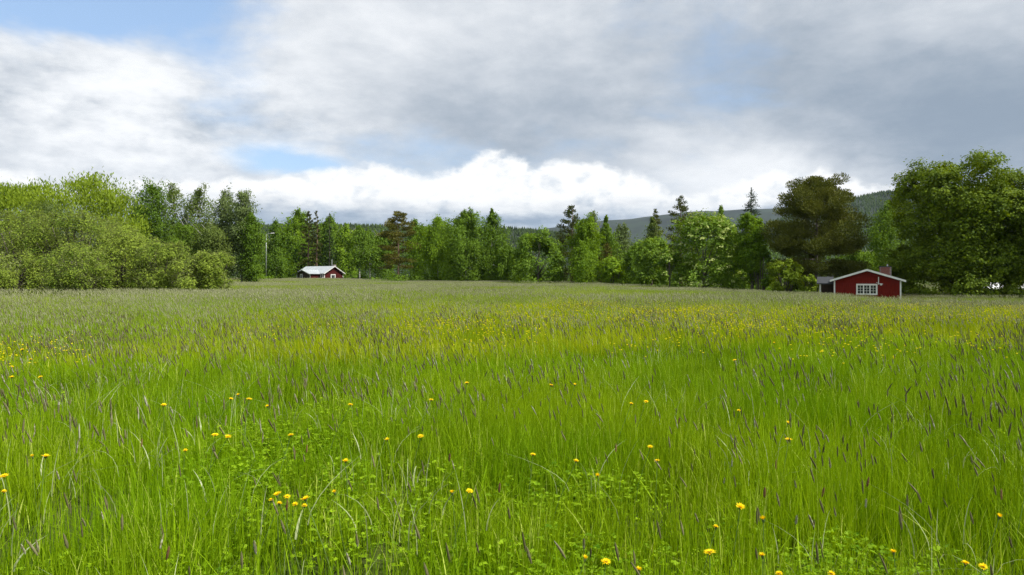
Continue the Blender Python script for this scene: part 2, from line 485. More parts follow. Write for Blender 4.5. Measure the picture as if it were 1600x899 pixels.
def cards(name, C, D, Nn, L, W, tint, mat, fold=0.18):
    """Leaf-shaped four-sided faces: base, side, tip, side."""
    D = unit(D); S = unit(np.cross(D, Nn)); U = np.cross(S, D)
    L = np.broadcast_to(np.asarray(L, float), (len(C),))[:, None]; W = np.broadcast_to(np.asarray(W, float), (len(C),))[:, None]
    V = np.stack([C - D*L*.5, C + S*W*.5 - D*L*.05 + U*W*fold, C + D*L*.5, C - S*W*.5 - D*L*.05 + U*W*fold], 1).reshape(-1, 3)
    q = np.arange(len(C))[:, None] * 4 + np.arange(4)[None]
    return np_mesh(name, V, [q], mat, tint)


def rdir(r, n): return unit(r.normal(size=(n, 3)))


def wood(name, H, r0, mat, parent, r, lean=0.02, limbs=(), top=0.97, k=7):
    mb = MB(); n = 9
    ph = r.uniform(0, 6.28, 2); pts, rad = [], []
    for i in range(n):
        t = i/(n-1) * top
        pts.append((lean*H*math.sin(2.2*t+ph[0])*t, lean*H*math.sin(2.6*t+ph[1])*t, t*H - (0.25 if i == 0 else 0)))
        rad.append(max(r0*(1-t)**0.8*(1.0 + 0.35*math.exp(-t*14)), r0*0.08))
    mb.tube(pts, rad, k)
    P = np.array(pts)
    for (a, b, rr) in limbs:
        a, b = np.array(a), np.array(b)
        t0 = np.array([np.interp(a[2], P[:, 2], P[:, 0]), np.interp(a[2], P[:, 2], P[:, 1]), a[2]])
        m = (t0 + b)/2 + np.array([0, 0, 0.06*np.linalg.norm(b-t0)])
        mb.tube([t0, m, b], [rr, rr*0.65, rr*0.22], 5)
    return mb.build(name, mat, parent, True)


def new_tree(name, x, y, label, cat='tree', group=None):
    return tag(empty(name, (x, y, gzf(x, y))), label, cat, group)


def birch(x, y, H, R, mat, seed, label, name='birch_tree', nleaf=6000, ls=0.30, low=0.10, fat=1.0, sparse=1.0, tip=0.75, group=None, lean=0.012, droop=1.0):
    r = np.random.default_rng(seed); root = new_tree(name, x, y, label, group=group)
    nb = int(95*sparse); t = np.sort(r.uniform(0, 1, nb)) ** 0.92; zb = (low + (0.985-low)*t) * H
    prof = np.minimum(1.0, (t/0.16)**0.6 + 0.25) * (1 - t**2.0) ** (tip*0.9)
    lob = 1 + 0.22*np.sin(5*t + r.uniform(0, 6)) + r.normal(0, 0.16, nb)
    az = np.arange(nb)*2.4 + r.normal(0, 0.5, nb)
    pp = r.uniform(0, 6.28, 6)
    rag = 1 + 0.20*np.sin(2*az + 7*t + pp[0]) + 0.16*np.sin(az + 13*t + pp[1]) + 0.12*np.sin(3*az - 19*t + pp[2])
    ln = np.maximum(R * 1.42 * prof * lob * rag, 0.08*R) * fat
    up = np.radians(r.uniform(15, 50, nb) + 25*t)
    bd = np.stack([np.cos(az)*np.cos(up), np.sin(az)*np.cos(up), np.sin(up)], 1)
    w = (ln + 0.25*R); w = w*r.uniform(0.45, 1.5, nb); nleaf = int(nleaf*2.0); b = r.choice(nb, nleaf, p=w/w.sum())
    s = r.uniform(0.15, 1.0, nleaf) ** 0.62
    q = np.round(s*5 + r.uniform(-.3, .3, nleaf))/5            # leaves gather in sprays along the branch
    ss = 0.55*q + 0.45*s
    C = np.zeros((nleaf, 3)); C[:, 2] = zb[b]
    C += bd[b]*(ln[b]*ss)[:, None]
    hang = r.exponential(1.0, nleaf) * (0.05 + 0.13*ss) * ln[b] * 1.5 * droop
    C[:, 2] -= hang * 0.9
    key = (b*7 + (q*5).astype(int)*13) % 997
    jit = np.random.default_rng(seed+5).normal(size=(997, 3))
    sg = 0.060*H*0.42*(0.5 + ln[b]/R)
    C += jit[key]*(sg*0.75)[:, None] + r.normal(size=(nleaf, 3))*(sg*0.55)[:, None]
    C[:, 2] *= H / max(np.quantile(C[:, 2], 0.998), 0.5*H); C[:, 2] = np.maximum(C[:, 2], 0.25)
    over = C[:, 2] > 0.9*H; C[over, :2] *= 0.75
    out = unit(np.stack([C[:, 0], C[:, 1], np.full(nleaf, 0.35*R)], 1))
    D = unit(rdir(r, nleaf)*0.8 + np.array([0, 0, -0.9]) + out*0.3)
    Nn = unit(out*0.9 + rdir(r, nleaf)*0.8 + np.array([0, 0, 0.4]))
    L = ls*r.uniform(0.7, 1.3, nleaf)
    tint = np.clip(0.5 + r.normal(0, 0.16, nleaf) + jit[key][:, 0]*0.14, 0, 1)
    link(bpy.data.objects.new('crown', cards('crown', C, D, Nn, L, L*0.62, tint, mat)), root)
    limbs = [((0, 0, zb[i]*0.96), tuple(bd[i]*ln[i]*0.75 + np.array([0, 0, zb[i]])), 0.012*H*0.45) for i in range(2, nb, 7)]
    wood('trunk', H, 0.011*H, B_BIRCH, root, r, lean, limbs)
    return root


def lobed(x, y, H, R, mat, seed, label, name='broadleaf_tree', cat='tree', nleaf=9000, ls=0.3, low=0.05, nl=26, sq=1.0, trunk=True, group=None, blossom=0.0, bmat=None, clump=0.16, aspect=0.62, top_r=None, stem_r=None, upright=0.0, wide=0.62, ry=1.0, lr_=(0.26, 0.46), core=0.0, skirt=0, shoots=0):
    r = np.random.default_rng(seed); root = new_tree(name, x, y, label, cat, group)
    z0 = low*H; hc = (H - z0)/2; zc = z0 + hc
    dl = rdir(r, nl*3); dl = dl[dl[:, 2] > -0.75][:nl]; nl = len(dl)
    # narrower towards the top and the foot, fullest a little below the middle
    hz = dl[:, 2]*hc*0.74
    wd = np.sqrt(np.maximum(1 - (np.abs(dl[:, 2])**(2.2*sq)), 0.05))
    hd = unit(dl[:, :2]); lc = np.stack([hd[:, 0]*R*wide*wd, hd[:, 1]*R*wide*wd*ry, zc + hz], 1)
    lc += r.normal(size=lc.shape)*R*0.06
    lr = np.minimum(R, hc)*r.uniform(*lr_, nl)
    lc[:, 2] = np.minimum(lc[:, 2], H - lr*0.9)
    if skirt:                                    # boughs that reach the ground all round
        a = np.arange(skirt)*2*math.pi/skirt + r.normal(0, .2, skirt); q = r.uniform(0.62, 0.86, skirt); sr = min(R, hc)*r.uniform(lr_[0], lr_[1], skirt)
        lc = np.concatenate([lc, np.stack([np.cos(a)*R*q, np.sin(a)*R*q*ry, sr*r.uniform(.6, 1.3, skirt) + (np.arange(skirt) % 2)*sr*1.2], 1)]); lr = np.concatenate([lr, sr]); nl = nl + skirt
    if top_r:                                    # one lobe makes the very top
        lc[0] = (top_r[0]*R, 0, H - top_r[1]*R); lr[0] = top_r[1]*R
    ns = 34
    sub = rdir(r, nl*ns).reshape(nl, ns, 3)
    ctr = np.array([0, 0, zc])
    outl = unit(lc - ctr)
    # keep sub-clumps on the outer side of each lobe
    dots = (sub*outl[:, None]).sum(2); sub = np.where((dots < -0.25)[..., None], sub - 2*dots[..., None]*outl[:, None], sub)
    w = np.repeat(lr**2, ns)*r.uniform(0.08, 1.7, nl*ns)*np.repeat(r.uniform(0.6, 1.4, nl), ns); pick = r.choice(nl*ns, nleaf, p=w/w.sum())
    li, si = pick//ns, pick % ns
    sd = sub[li, si]
    depth = np.where(r.uniform(0, 1, nleaf) < 0.75, 1 - 0.30*r.uniform(0, 1, nleaf)**2.2, r.uniform(0.2, 0.8, nleaf))
    rad_j = np.random.default_rng(seed+3).uniform(0.80, 1.16, (nl, ns))
    C = lc[li] + sd*(lr[li]*depth*rad_j[li, si])[:, None] + r.normal(size=(nleaf, 3))*(lr[li]*clump)[:, None]*np.array([1, 1, 0.8])
    if core:                                     # leaves deep inside the crown
        nc = int(nleaf*core); u = rdir(r, nc)*(r.uniform(0, 1, nc)**0.4)[:, None]; C[:nc] = u*np.array([R*.66, R*.66*ry, hc*.80]) + ctr
    if shoots:                                   # young shoots that break the outline
        k0 = int(nleaf*core); ks = int(nleaf*0.16); sl = r.choice(nl*ns, shoots); a_, b_ = sl//ns, sl % ns; tp = lc[a_] + sub[a_, b_]*(lr[a_]*0.85)[:, None]
        sv = unit(sub[a_, b_]*0.6 + np.array([0, 0, 0.9]) + rdir(r, shoots)*0.35)*(H*r.uniform(.04, .11, shoots))[:, None]
        kk = r.integers(0, shoots, ks); C[k0:k0+ks] = tp[kk] + sv[kk]*r.uniform(0, 1, ks)[:, None] + r.normal(size=(ks, 3))*ls*0.35
    C[:, 2] = np.maximum(C[:, 2], 0.12)
    Nn = unit(sd*1.0 + np.array([0, 0, 0.55]) + rdir(r, nleaf)*0.75)
    D = unit(np.cross(Nn, rdir(r, nleaf)) + np.array([0, 0, -0.25 + upright*1.6]) + sd*0.25)
    L = ls*r.uniform(0.65, 1.35, nleaf)
    st = np.random.default_rng(seed+9).normal(0, 0.16, (nl, ns))
    tint = np.clip(0.48 + r.normal(0, 0.17, nleaf) + st[li, si], 0, 1)
    link(bpy.data.objects.new('crown', cards('crown', C, D, Nn, L, L*aspect, tint, mat)), root)
    if blossom:
        nb = int(nleaf*blossom); c = r.choice(nl*ns, max(nl*ns//4, 2), replace=False); c = c[(sub.reshape(-1, 3)[c][:, 2] > -0.1)]
        pk = r.choice(c, nb); a, b = pk//ns, pk % ns
        Cb = lc[a] + sub[a, b]*(lr[a]*rad_j[a, b]*1.05)[:, None] + r.normal(size=(nb, 3))*(lr[a]*0.10)[:, None]*np.array([1, 1, .5])
        Nb = unit(sub[a, b] + np.array([0, 0, 1.0]) + rdir(r, nb)*0.4)
        link(bpy.data.objects.new('blossom', cards('blossom', Cb, np.cross(Nb, rdir(r, nb)), Nb, ls*0.9, ls*0.8, r.uniform(0, 1, nb), bmat)), root)
    big = np.argsort(-lr)[:9]
    if trunk:
        limbs = [((0, 0, max(0.35, lc[i, 2]*0.35)), tuple(lc[i]*np.array([.85, .85, .97])), (stem_r or 0.018*H)*0.5) for i in big]
        wood('trunk', H*0.8, stem_r or 0.018*H, B_DARK, root, r, 0.02, limbs)
    else:
        mb = MB()
        for i in range(nl):
            if lc[i, 2] < 0.3: continue
            b0 = Vector((lc[i, 0]*0.35, lc[i, 1]*0.35, -0.15)); b1 = Vector(lc[i])
            mb.tube([b0, b0.lerp(b1, 0.5) + Vector((0, 0, 0.1*H)), b1], [0.012*H, 0.008*H, 0.003*H], 5)
        o = mb.build('stems', B_DARK, root, True); o['kind'] = 'stuff'
    return root


def pine(x, y, H, R, mat, seed, label, name='pine_tree', nleaf=9000, ls=0.42, low=0.22, group=None, nb=46, tip=0.6, padz=0.34, barkm=None, belly=0.42, spread=1.0, lean=0.02):
    r = np.random.default_rng(seed); root = new_tree(name, x, y, label, group=group)
    t = np.linspace(0, 1, nb)**0.9; zb = (low + (0.96-low)*t)*H
    prof = np.interp(t, [0, 0.1, belly, 0.75, 0.92, 1], [0.72, 0.92, 1.0, 0.62*(0.8+0.4*tip), 0.30, 0.08])
    ln = R*prof*np.clip(1 + r.normal(0, 0.15, nb), 0.6, 1.22)
    az = np.arange(nb)*2.39 + r.normal(0, 0.3, nb); up = np.radians(-10 + 36*t + r.normal(0, 8, nb))
    bd = np.stack([np.cos(az)*np.cos(up), np.sin(az)*np.cos(up), np.sin(up)], 1)
    pc, pr = [], []
    for i in range(nb):
        m = 2 + int(ln[i] / (0.24*R + 0.4))
        for q in range(m):
            s = (0.35 + 0.65*(q+0.6)/m); sd = r.normal(0, 0.20)*ln[i]
            side = np.array([-math.sin(az[i]), math.cos(az[i]), 0])
            pc.append(np.array([0, 0, zb[i]]) + bd[i]*ln[i]*s + side*sd*s + np.array([0, 0, 0.10*ln[i]*s*s + r.normal(0, 0.03)*H*0.3])); pr.append((0.15 + 0.11*r.uniform())*R*(0.65 + 0.5*prof[i])*spread)
    pc, pr = np.array(pc), np.array(pr); npd = len(pr)
    pk = r.choice(npd, nleaf, p=pr**1.6/(pr**1.6).sum())
    u = rdir(r, nleaf)*(r.uniform(0.15, 1, nleaf)**0.5)[:, None]
    C = pc[pk] + u*pr[pk][:, None]*np.array([1, 1, padz*1.6]); ks = H / max(np.quantile(C[:, 2], 0.999), .5*H); C[:, 2] = np.maximum(C[:, 2]*ks, 0.4); zb = zb*ks
    out = unit(C*np.array([1, 1, 0]) + 1e-3)
    D = unit(u*0.9 + out*0.3 + np.array([0, 0, 0.75]) + rdir(r, nleaf)*0.45)
    Nn = rdir(r, nleaf)
    L = ls*r.uniform(0.7, 1.3, nleaf); pt = np.random.default_rng(seed+1).normal(0, 0.18, npd)
    tint = np.clip(0.45 + r.normal(0, 0.16, nleaf) + pt[pk], 0, 1)
    link(bpy.data.objects.new('crown', cards('crown', C, D, Nn, L, L*0.36, tint, mat)), root)
    limbs = [((0, 0, zb[i]), tuple(np.array([0, 0, zb[i]]) + bd[i]*ln[i]*0.85 + np.array([0, 0, .08*ln[i]])), 0.0065*H*(1.15-t[i])) for i in range(0, nb, 2)]
    wood('trunk', H, 0.017*H, barkm or B_PINE, root, r, lean, limbs)
    return root


def spruce(x, y, H, R, mat, seed, label, nleaf=4500, ls=0.34, low=0.05, group=None):
    r = np.random.default_rng(seed); root = new_tree('spruce_tree', x, y, label, group=group)
    nw = 44; lv = np.repeat(np.linspace(0, 1, nw), 7); nb = len(lv); zb = (low + (0.97-low)*lv)*H
    ln = R*(1-lv)**0.78*np.clip(1 + r.normal(0, .14, nb), .6, 1.3) + 0.12; az = r.uniform(0, 6.283, nb)
    b = r.choice(nb, nleaf, p=ln/ln.sum()); s = r.uniform(0.05, 1, nleaf)**0.7
    C = np.stack([np.cos(az[b])*ln[b]*s, np.sin(az[b])*ln[b]*s, zb[b] - ln[b]*s*0.32 + 0.22*ln[b]*s**3], 1) + r.normal(size=(nleaf, 3))*np.array([.10, .10, .05])*R*0.6
    C[:, 2] = np.clip(C[:, 2], .2, H)
    out = np.stack([np.cos(az[b]), np.sin(az[b]), -0.25 + 0*s], 1)
    tp = 160; C[:tp] = np.stack([r.normal(0, .05, tp), r.normal(0, .05, tp), H*(0.93 + 0.07*r.uniform(size=tp))], 1)
    D = unit(out + rdir(r, nleaf)*0.6); D[:tp] = unit(np.array([0, 0, 1.0]) + rdir(r, tp)*0.8)
    L = ls*r.uniform(.7, 1.3, nleaf); L[:tp] *= 0.5
    link(bpy.data.objects.new('crown', cards('crown', C, D, unit(rdir(r, nleaf)*0.7 + np.array([0, 0, .8])), L, L*.4, np.clip(.5 + r.normal(0, .2, nleaf), 0, 1), mat)), root)
    wood('trunk', H, 0.014*H, B_DARK, root, r, 0.004)
    return root


def place(px, d): return X(px, d), d
def hgt(top, px, d): return Z(top, d) - gzf(X(px, d), d)
def rad(w, d): return w / F * d


seed = [100]
def T(fn, px, top, w, d, mat, label, **k):
    seed[0] += 11
    x, y = place(px, d)
    s = k.pop('lsp', 1.7)                       # leaf size in picture pixels
    k.setdefault('ls', s * d / 683.0)
    return fn(x, y, hgt(top, px, d), rad(w, d), mat, seed[0], label, **k)


# ---- row of trees across the back of the meadow
W_BIG = dict(upright=0.9, aspect=0.30, clump=0.20, name='willow_tree')
T(lobed, 128, 276, 84, 92, L_WILLOW, 'broad light green willow with wispy upright shoots behind the sallow thicket', nleaf=20000, nl=34, lsp=3.4, low=0.02, **W_BIG)
T(lobed, 20, 280, 58, 96, L_WILLOW, 'lower light green willow cut by the picture edge beside the broad willow', nleaf=12000, nl=26, lsp=3.4, low=0.02, **W_BIG)
T(lobed, 70, 304, 42, 84, L_GREY, 'dull grey-green willow bush standing before the two wispy willows', name='grey_willow', nleaf=7000, lsp=1.8, low=0.02, aspect=0.35)
T(birch, 236, 283, 31, 128, L_BIRCH, 'tall dark aspen with a narrow head next to the broad willow', name='aspen_tree', nleaf=9000, fat=1.05, tip=0.42, low=0.05)
T(birch, 271, 288, 22, 132, L_ASPEN, 'loose olive aspen letting sky through its upper crown, next to the dark aspen', name='aspen_tree', nleaf=3600, low=0.10, tip=0.35, sparse=0.6)
T(birch, 310, 291, 27, 130, L_ASPEN, 'loose olive aspen with a rounded top, second from the dark aspen', name='aspen_tree', nleaf=5200, low=0.06, tip=0.35, sparse=0.7)
T(birch, 352, 297, 19, 126, L_GREY, 'tall grey-green birch with white trunk, one of a close pair', nleaf=5200, low=0.10, tip=0.4)
T(birch, 378, 299, 22, 124, L_GREY, 'tall grey-green birch with drooping side boughs, other one of a close pair', nleaf=6500, low=0.14, tip=0.4)
T(birch, 393, 336, 14, 122, L_BIRCH, 'shorter bushy birch leaning on the close pair of tall birches', nleaf=5200, low=0.02, tip=0.5)
T(birch, 431, 346, 15, 182, L_BIRCH, 'mid green birch behind the tall lamp post', nleaf=4500, low=0.02, tip=0.6)
T(birch, 466, 329, 28, 226, L_BRIGHT, 'fresh green birch with a wide skirt beside the far cabin roof', nleaf=8000, low=0.03, tip=0.7)
T(pine, 482, 331, 13, 215, L_PINE, 'dark pine top peeping out behind the fresh green birch', nleaf=3600, lsp=2.0, low=0.05)
T(pine, 494, 330, 9, 214, L_PINE, 'thin sparse pine rising above the far cabin', nleaf=2600, lsp=2.0, nb=30, low=0.06)
T(birch, 515, 338, 21, 226, L_BIRCH, 'mid green birch directly behind the cabin ridge', nleaf=6000, low=0.03, tip=0.75)
T(spruce, 515, 333, 12, 216, L_SPRUCE, 'small dark spruce tip sticking up behind the cabin ridge birch', nleaf=2200, lsp=1.8)
T(birch, 540, 352, 20, 226, L_BRIGHT, 'low bright birch beside the cabin gable with the flue pipe', nleaf=5000, low=0.02, tip=0.6)
T(birch, 562, 352, 13, 178, L_BIRCH, 'thin open birch with bare white trunk beyond the cabin gable', nleaf=1700, low=0.25, tip=0.5, sparse=0.6)
T(birch, 578, 358, 13, 182, L_BIRCH, 'second thin open birch with bare white trunk, close to the spreading pine', nleaf=1900, low=0.22, tip=0.5, sparse=0.6)
T(pine, 622, 331, 36, 165, L_PINE_BR, 'spreading brown-tinged pine with layered boughs standing alone on its trunk', nleaf=9500, lsp=2.1, low=0.24, nb=40, padz=0.20, belly=0.12, tip=0.1)
T(birch, 648, 343, 12, 195, L_BIRCH, 'slim birch top just behind the spreading pine', nleaf=2500, tip=0.6)
T(birch, 684, 340, 26, 150, L_BRIGHT, 'fresh green birch with white trunk line next to the spreading pine', nleaf=7500, low=0.03, tip=0.85)
T(birch, 728, 329, 28, 140, L_BIRCH, 'full dark green birch in the middle of the row', nleaf=10000, low=0.02, tip=0.5)
T(birch, 768, 328, 25, 143, L_BIRCH, 'pointed birch with a slender spire, beside the full dark birch', nleaf=8000, low=0.02, tip=1.15)
T(lobed, 841, 356, 38, 126, L_ROWAN, 'round-headed sallow tree with bright patches, between the gap and the dark pine', name='sallow_tree', skirt=8, nleaf=11000, low=0.02, lsp=2.1)
T(pine, 893, 322, 25, 140, L_PINE, 'tall dark brownish pine half hidden by a bright columnar birch', nleaf=8000, lsp=2.0, low=0.05, padz=0.4)
T(birch, 914, 338, 25, 124, L_BRIGHT, 'bright columnar birch standing before the dark brownish pine', nleaf=10500, low=0.02, tip=0.55, fat=0.95)
T(birch, 927, 331, 11, 150, L_GREY, 'dull slim birch top showing behind the bright columnar birch', nleaf=2400, tip=0.5)
T(birch, 947, 339, 17, 138, L_BIRCH, 'narrow pointed birch beside the bright columnar birch', nleaf=5600, low=0.03, tip=1.0)
T(pine, 948, 380, 13, 132, L_PINE_BR, 'small brownish pine at the foot of the narrow pointed birch', nleaf=3000, lsp=2.0, low=0.05, padz=0.4)
T(birch, 972, 351, 15, 146, L_GREY, 'dull rounded birch between the narrow birch and the leafy sallow', nleaf=4200, low=0.04, tip=0.35)
T(lobed, 962, 402, 24, 120, L_BRIGHT, 'low bright green bush under the dull rounded birch', name='bush', cat='bush', nleaf=6000, lsp=2.0, low=0.0, trunk=False, nl=18)
T(pine, 1024, 327, 16, 150, L_PINE, 'dark pine rising behind the leafy sallow', nleaf=3800, lsp=2.0, low=0.1, padz=0.4)
T(birch, 1019, 340, 13, 140, L_ASPEN, 'pale slim birch in front of the dark pine', nleaf=3000, low=0.1, tip=0.7)
T(lobed, 1018, 366, 34, 118, L_ROWAN, 'leafy mid green sallow beside the blossoming rowan', name='sallow_tree', skirt=8, nleaf=10000, low=0.02, lsp=2.1)
T(pine, 1064, 307, 27, 130, L_PINE, 'tall dark pine with a ragged head behind the blossoming rowan', nleaf=7500, lsp=2.0, low=0.1, padz=0.4)
T(lobed, 1100, 334, 54, 106, L_ROWAN, 'wide round rowan covered with pale blossom', name='rowan_tree', nleaf=17000, low=0.03, lsp=2.3, nl=36, skirt=9, blossom=0.10, bmat=BLOSSOM, sq=1.1)
T(lobed, 1046, 384, 22, 104, L_ROWAN, 'small blossoming rowan at the skirt of the wide rowan', name='rowan_tree', nleaf=5000, low=0.02, lsp=2.1, nl=18, blossom=0.12, bmat=BLOSSOM)
T(birch, 1126, 324, 19, 128, L_BIRCH, 'pointed green birch peeping over the wide rowan', nleaf=6000, low=0.1, tip=0.9)
T(lobed, 1175, 324, 24, 102, L_BRIGHT, 'smooth columnar birch like a green pillar in front of the spruce', name='birch_tree', nleaf=17000, low=0.0, lsp=1.8, nl=60, sq=3.0, wide=0.66, core=0.25, lr_=(0.26, 0.44))
T(lobed, 1188, 385, 22, 100, L_ROWAN, 'leafy skirt bush at the foot of the pillar birch', name='bush', cat='bush', nleaf=5000, low=0.0, lsp=2.0, nl=16, trunk=False)
T(spruce, 1174, 293, 34, 118, L_SPRUCE, 'narrow dark spruce spire rising behind the pillar birch', nleaf=12000, lsp=1.9)
T(lobed, 1228, 402, 27, 92, L_WILLOW, 'yellow-green bush between the pillar birch and the big pine', name='bush', cat='bush', nleaf=7000, low=0.0, lsp=2.0, nl=18, trunk=False)
T(pine, 1274, 276, 70, 96, L_PINE_BIG, 'huge domed pine with brown-olive needles and bare limbs beside the red cottage', nleaf=80000, lsp=2.2, low=0.14, nb=70, padz=0.44, belly=0.40, tip=0.9, spread=0.92, barkm=B_DARK)
T(lobed, 1262, 425, 14, 90, L_WILLOW, 'small bright bush at the foot of the huge pine', name='bush', cat='bush', nleaf=2500, low=0.0, lsp=2.0, nl=12, trunk=False)
T(birch, 1356, 394, 18, 125, L_BRIGHT, 'low fresh green birch behind the cottage ridge', nleaf=4500, low=0.02, tip=0.4)
T(birch, 1386, 317, 22, 112, L_BIRCH, 'grey-green birch squeezed against the big maple', nleaf=7500, low=0.05, tip=0.5)
T(lobed, 1412, 385, 26, 92, L_MAPLE, 'dark green maple sapling behind the cottage chimney', name='maple_tree', nleaf=7000, low=0.02, lsp=2.2, nl=18)
T(lobed, 1494, 239, 98, 86, L_MAPLE, 'giant dark green maple towering over the red cottage', name='maple_tree', nleaf=84000, low=0.0, lsp=2.2, skirt=22, nl=60, lr_=(0.17, 0.31), wide=0.74, core=0.22, top_r=(0.36, 0.20), sq=1.7, clump=0.15, aspect=0.8, stem_r=0.38)
T(lobed, 1616, 252, 78, 82, L_MAPLE, 'second giant maple at the edge of view beside the towering one', name='maple_tree', nleaf=50000, low=0.11, lsp=2.2, skirt=0, nl=54, lr_=(0.18, 0.33), wide=0.74, core=0.22, sq=2.2, clump=0.15, aspect=0.8, stem_r=0.32)

FB = dict(low=0.01)
T(birch, 216, 318, 24, 140, L_BIRCH, 'dark leafy birch filling in between the broad willow and the dark aspen', nleaf=6000, tip=0.4, **FB)
T(birch, 292, 345, 30, 122, L_BIRCH, 'bushy dark green birch under the loose olive aspens', nleaf=7000, tip=0.35, **FB)
T(birch, 330, 350, 26, 120, L_ASPEN, 'low olive birch at the foot of the close pair of tall birches', nleaf=5500, tip=0.35, **FB)
T(birch, 446, 352, 20, 226, L_BIRCH, 'small birch between the lamp post and the fresh green birch', nleaf=4500, tip=0.5, **FB)
T(birch, 600, 360, 20, 186, L_BIRCH, 'soft green birch showing past the spreading pine on the cabin side', nleaf=4500, tip=0.5, **FB)
T(birch, 664, 352, 22, 170, L_BIRCH, 'leafy birch filling the space behind the spreading pine boughs', nleaf=5000, tip=0.5, **FB)
T(birch, 706, 366, 20, 146, L_BRIGHT, 'lower fresh birch between the white-lined birch and the full dark birch', nleaf=5000, tip=0.4, **FB)
T(birch, 792, 382, 18, 138, L_BIRCH, 'short bushy birch beside the gap in the row', nleaf=4500, tip=0.35, **FB)
T(birch, 990, 384, 18, 130, L_BIRCH, 'short leafy birch between the low bush and the leafy sallow', nleaf=4500, tip=0.35, **FB)
T(birch, 1146, 356, 20, 118, L_BRIGHT, 'fresh birch wedged between the wide rowan and the pillar birch', nleaf=5000, tip=0.4, **FB)
T(birch, 1338, 388, 18, 108, L_BIRCH, 'leafy birch behind the huge pine towards the cottage', nleaf=5000, tip=0.35, **FB)

# ---- sallow thicket at the left edge of the meadow
SL = dict(name='sallow_bush', cat='bush', trunk=False, aspect=0.42, clump=0.20, lr_=(0.20, 0.42), wide=0.68, core=0.12, skirt=9, shoots=70, group='sallow thicket')
T(lobed, -40, 345, 90, 60, L_SALLOW, 'tall sallow bush at the outer end of the thicket, cut by the picture edge', nleaf=20000, low=0.0, lsp=2.2, nl=36, **SL)
T(lobed, 40, 335, 78, 58, L_SALLOW, 'tall yellowish sallow bush next to the outermost one of the thicket', nleaf=24000, low=0.0, lsp=2.2, nl=36, **SL)
T(lobed, 118, 330, 82, 57, L_SALLOW, 'tallest sallow bush in the middle of the thicket', nleaf=28000, low=0.0, lsp=2.2, nl=42, **SL)
T(lobed, 190, 352, 62, 55, L_SALLOW, 'sallow bush sloping down beside the tallest one of the thicket', nleaf=20000, low=0.0, lsp=2.2, nl=32, **SL)
T(lobed, 125, 378, 44, 50, L_SALLOW, 'lower sallow bush bulging out in front of the tallest one', nleaf=14000, low=0.0, lsp=2.2, nl=28, **SL)
T(lobed, 10, 385, 42, 51, L_SALLOW, 'lower leafy sallow bush bulging from the outer half of the thicket', nleaf=12000, low=0.0, lsp=2.2, nl=26, **SL)
T(lobed, 248, 378, 50, 53, L_SALLOW, 'yellowish sallow bush beyond the dark gap in the thicket', nleaf=17000, low=0.0, lsp=2.2, nl=30, **SL)
T(lobed, 300, 396, 38, 52, L_SALLOW, 'low sallow bush next to the last one of the thicket', nleaf=12000, low=0.0, lsp=2.2, nl=26, **SL)
T(lobed, 334, 388, 33, 53, L_SALLOW, 'pointed sallow bush ending the thicket towards the far cabin', nleaf=12000, low=0.0, lsp=2.2, nl=26, **SL)

# ---- undergrowth and the closed wood behind the row: masses
def mass(name, spots, mat, n, label, cat):
    r = RNG; sp = np.array(spots, float); w = sp[:, 3]*sp[:, 4]; pk = r.choice(len(sp), n, p=w/w.sum())
    u = rdir(r, n); u[:, 2] = np.abs(u[:, 2]); rr = r.uniform(0.55, 1.0, n)[:, None]
    lump = 1 + 0.25*np.sin(u[:, :1]*5 + pk[:, None]*1.7)*np.sin(u[:, 2:]*6 + pk[:, None])
    C = sp[pk, :3] + u*rr*lump*np.stack([sp[pk, 3], sp[pk, 3], sp[pk, 4]], 1)
    L = 1.9*C[:, 1]/683.0*r.uniform(.7, 1.3, n)
    Nn = unit(u + np.array([0, 0, .5]) + rdir(r, n)*.8); D = np.cross(Nn, rdir(r, n))
    o = link(bpy.data.objects.new(name, cards(name, C, D, Nn, L, L*.65, np.clip(.45 + r.normal(0, .18, n) + .2*np.sin(pk*2.1), 0, 1), mat)))
    return tag(o, label, cat, kind='stuff')


sp = []
for px in np.arange(380, 1420, 13.0):
    d = 150 + 68*math.exp(-((px-495)/75)**4) - 45*float(sstep((px-850)/450)); px2 = px + RNG.uniform(-6, 6); h = RNG.uniform(1.2, 3.2)
    if 1285 < px < 1400: d += 14
    sp.append((X(px2, d), d + RNG.uniform(-4, 6), gzf(X(px2, d), d), RNG.uniform(1.5, 3.0), h))
mass('undergrowth', sp, L_BIRCH, 26000, 'low tangled bushes filling the foot of the row of trees', 'undergrowth')
sp = []
for px in np.arange(180, 1700, 11.0):
    for row in range(2):
        d = 232 + 26*row - 60*float(sstep((px-1000)/400)); px2 = px + RNG.uniform(-8, 8); top = RNG.uniform(364, 392) if 520 < px < 1420 else RNG.uniform(350, 376)
        if 780 < px < 812: top = 396
        h = Z(top, d)
        sp.append((X(px2, d), d + RNG.uniform(-6, 6), 0.0, RNG.uniform(2.2, 4.0), h))
mass('mixed_wood', sp, L_FAR, 60000, 'closed mixed wood filling in behind the row of trees', 'woodland')

# ------------------------------------------------------------------ buildings
def boards(mb, x0, x1, y, ztop, z0, step, w=0.05, dep=0.022, axis='x', sgn=-1):
    """Cover strips on a boarded wall; ztop(x) is the wall's height there."""
    n = int((x1-x0)/step)
    for i in range(n+1):
        c = x0 + (i+0.5)*(x1-x0)/(n+1)
        zt = min(ztop(c-w/2), ztop(c+w/2))
        if axis == 'x': mb.box(c-w/2, c+w/2, min(y, y+sgn*dep), max(y, y+sgn*dep), z0, zt)
        else: mb.box(min(y, y+sgn*dep), max(y, y+sgn*dep), c-w/2, c+w/2, z0, zt)


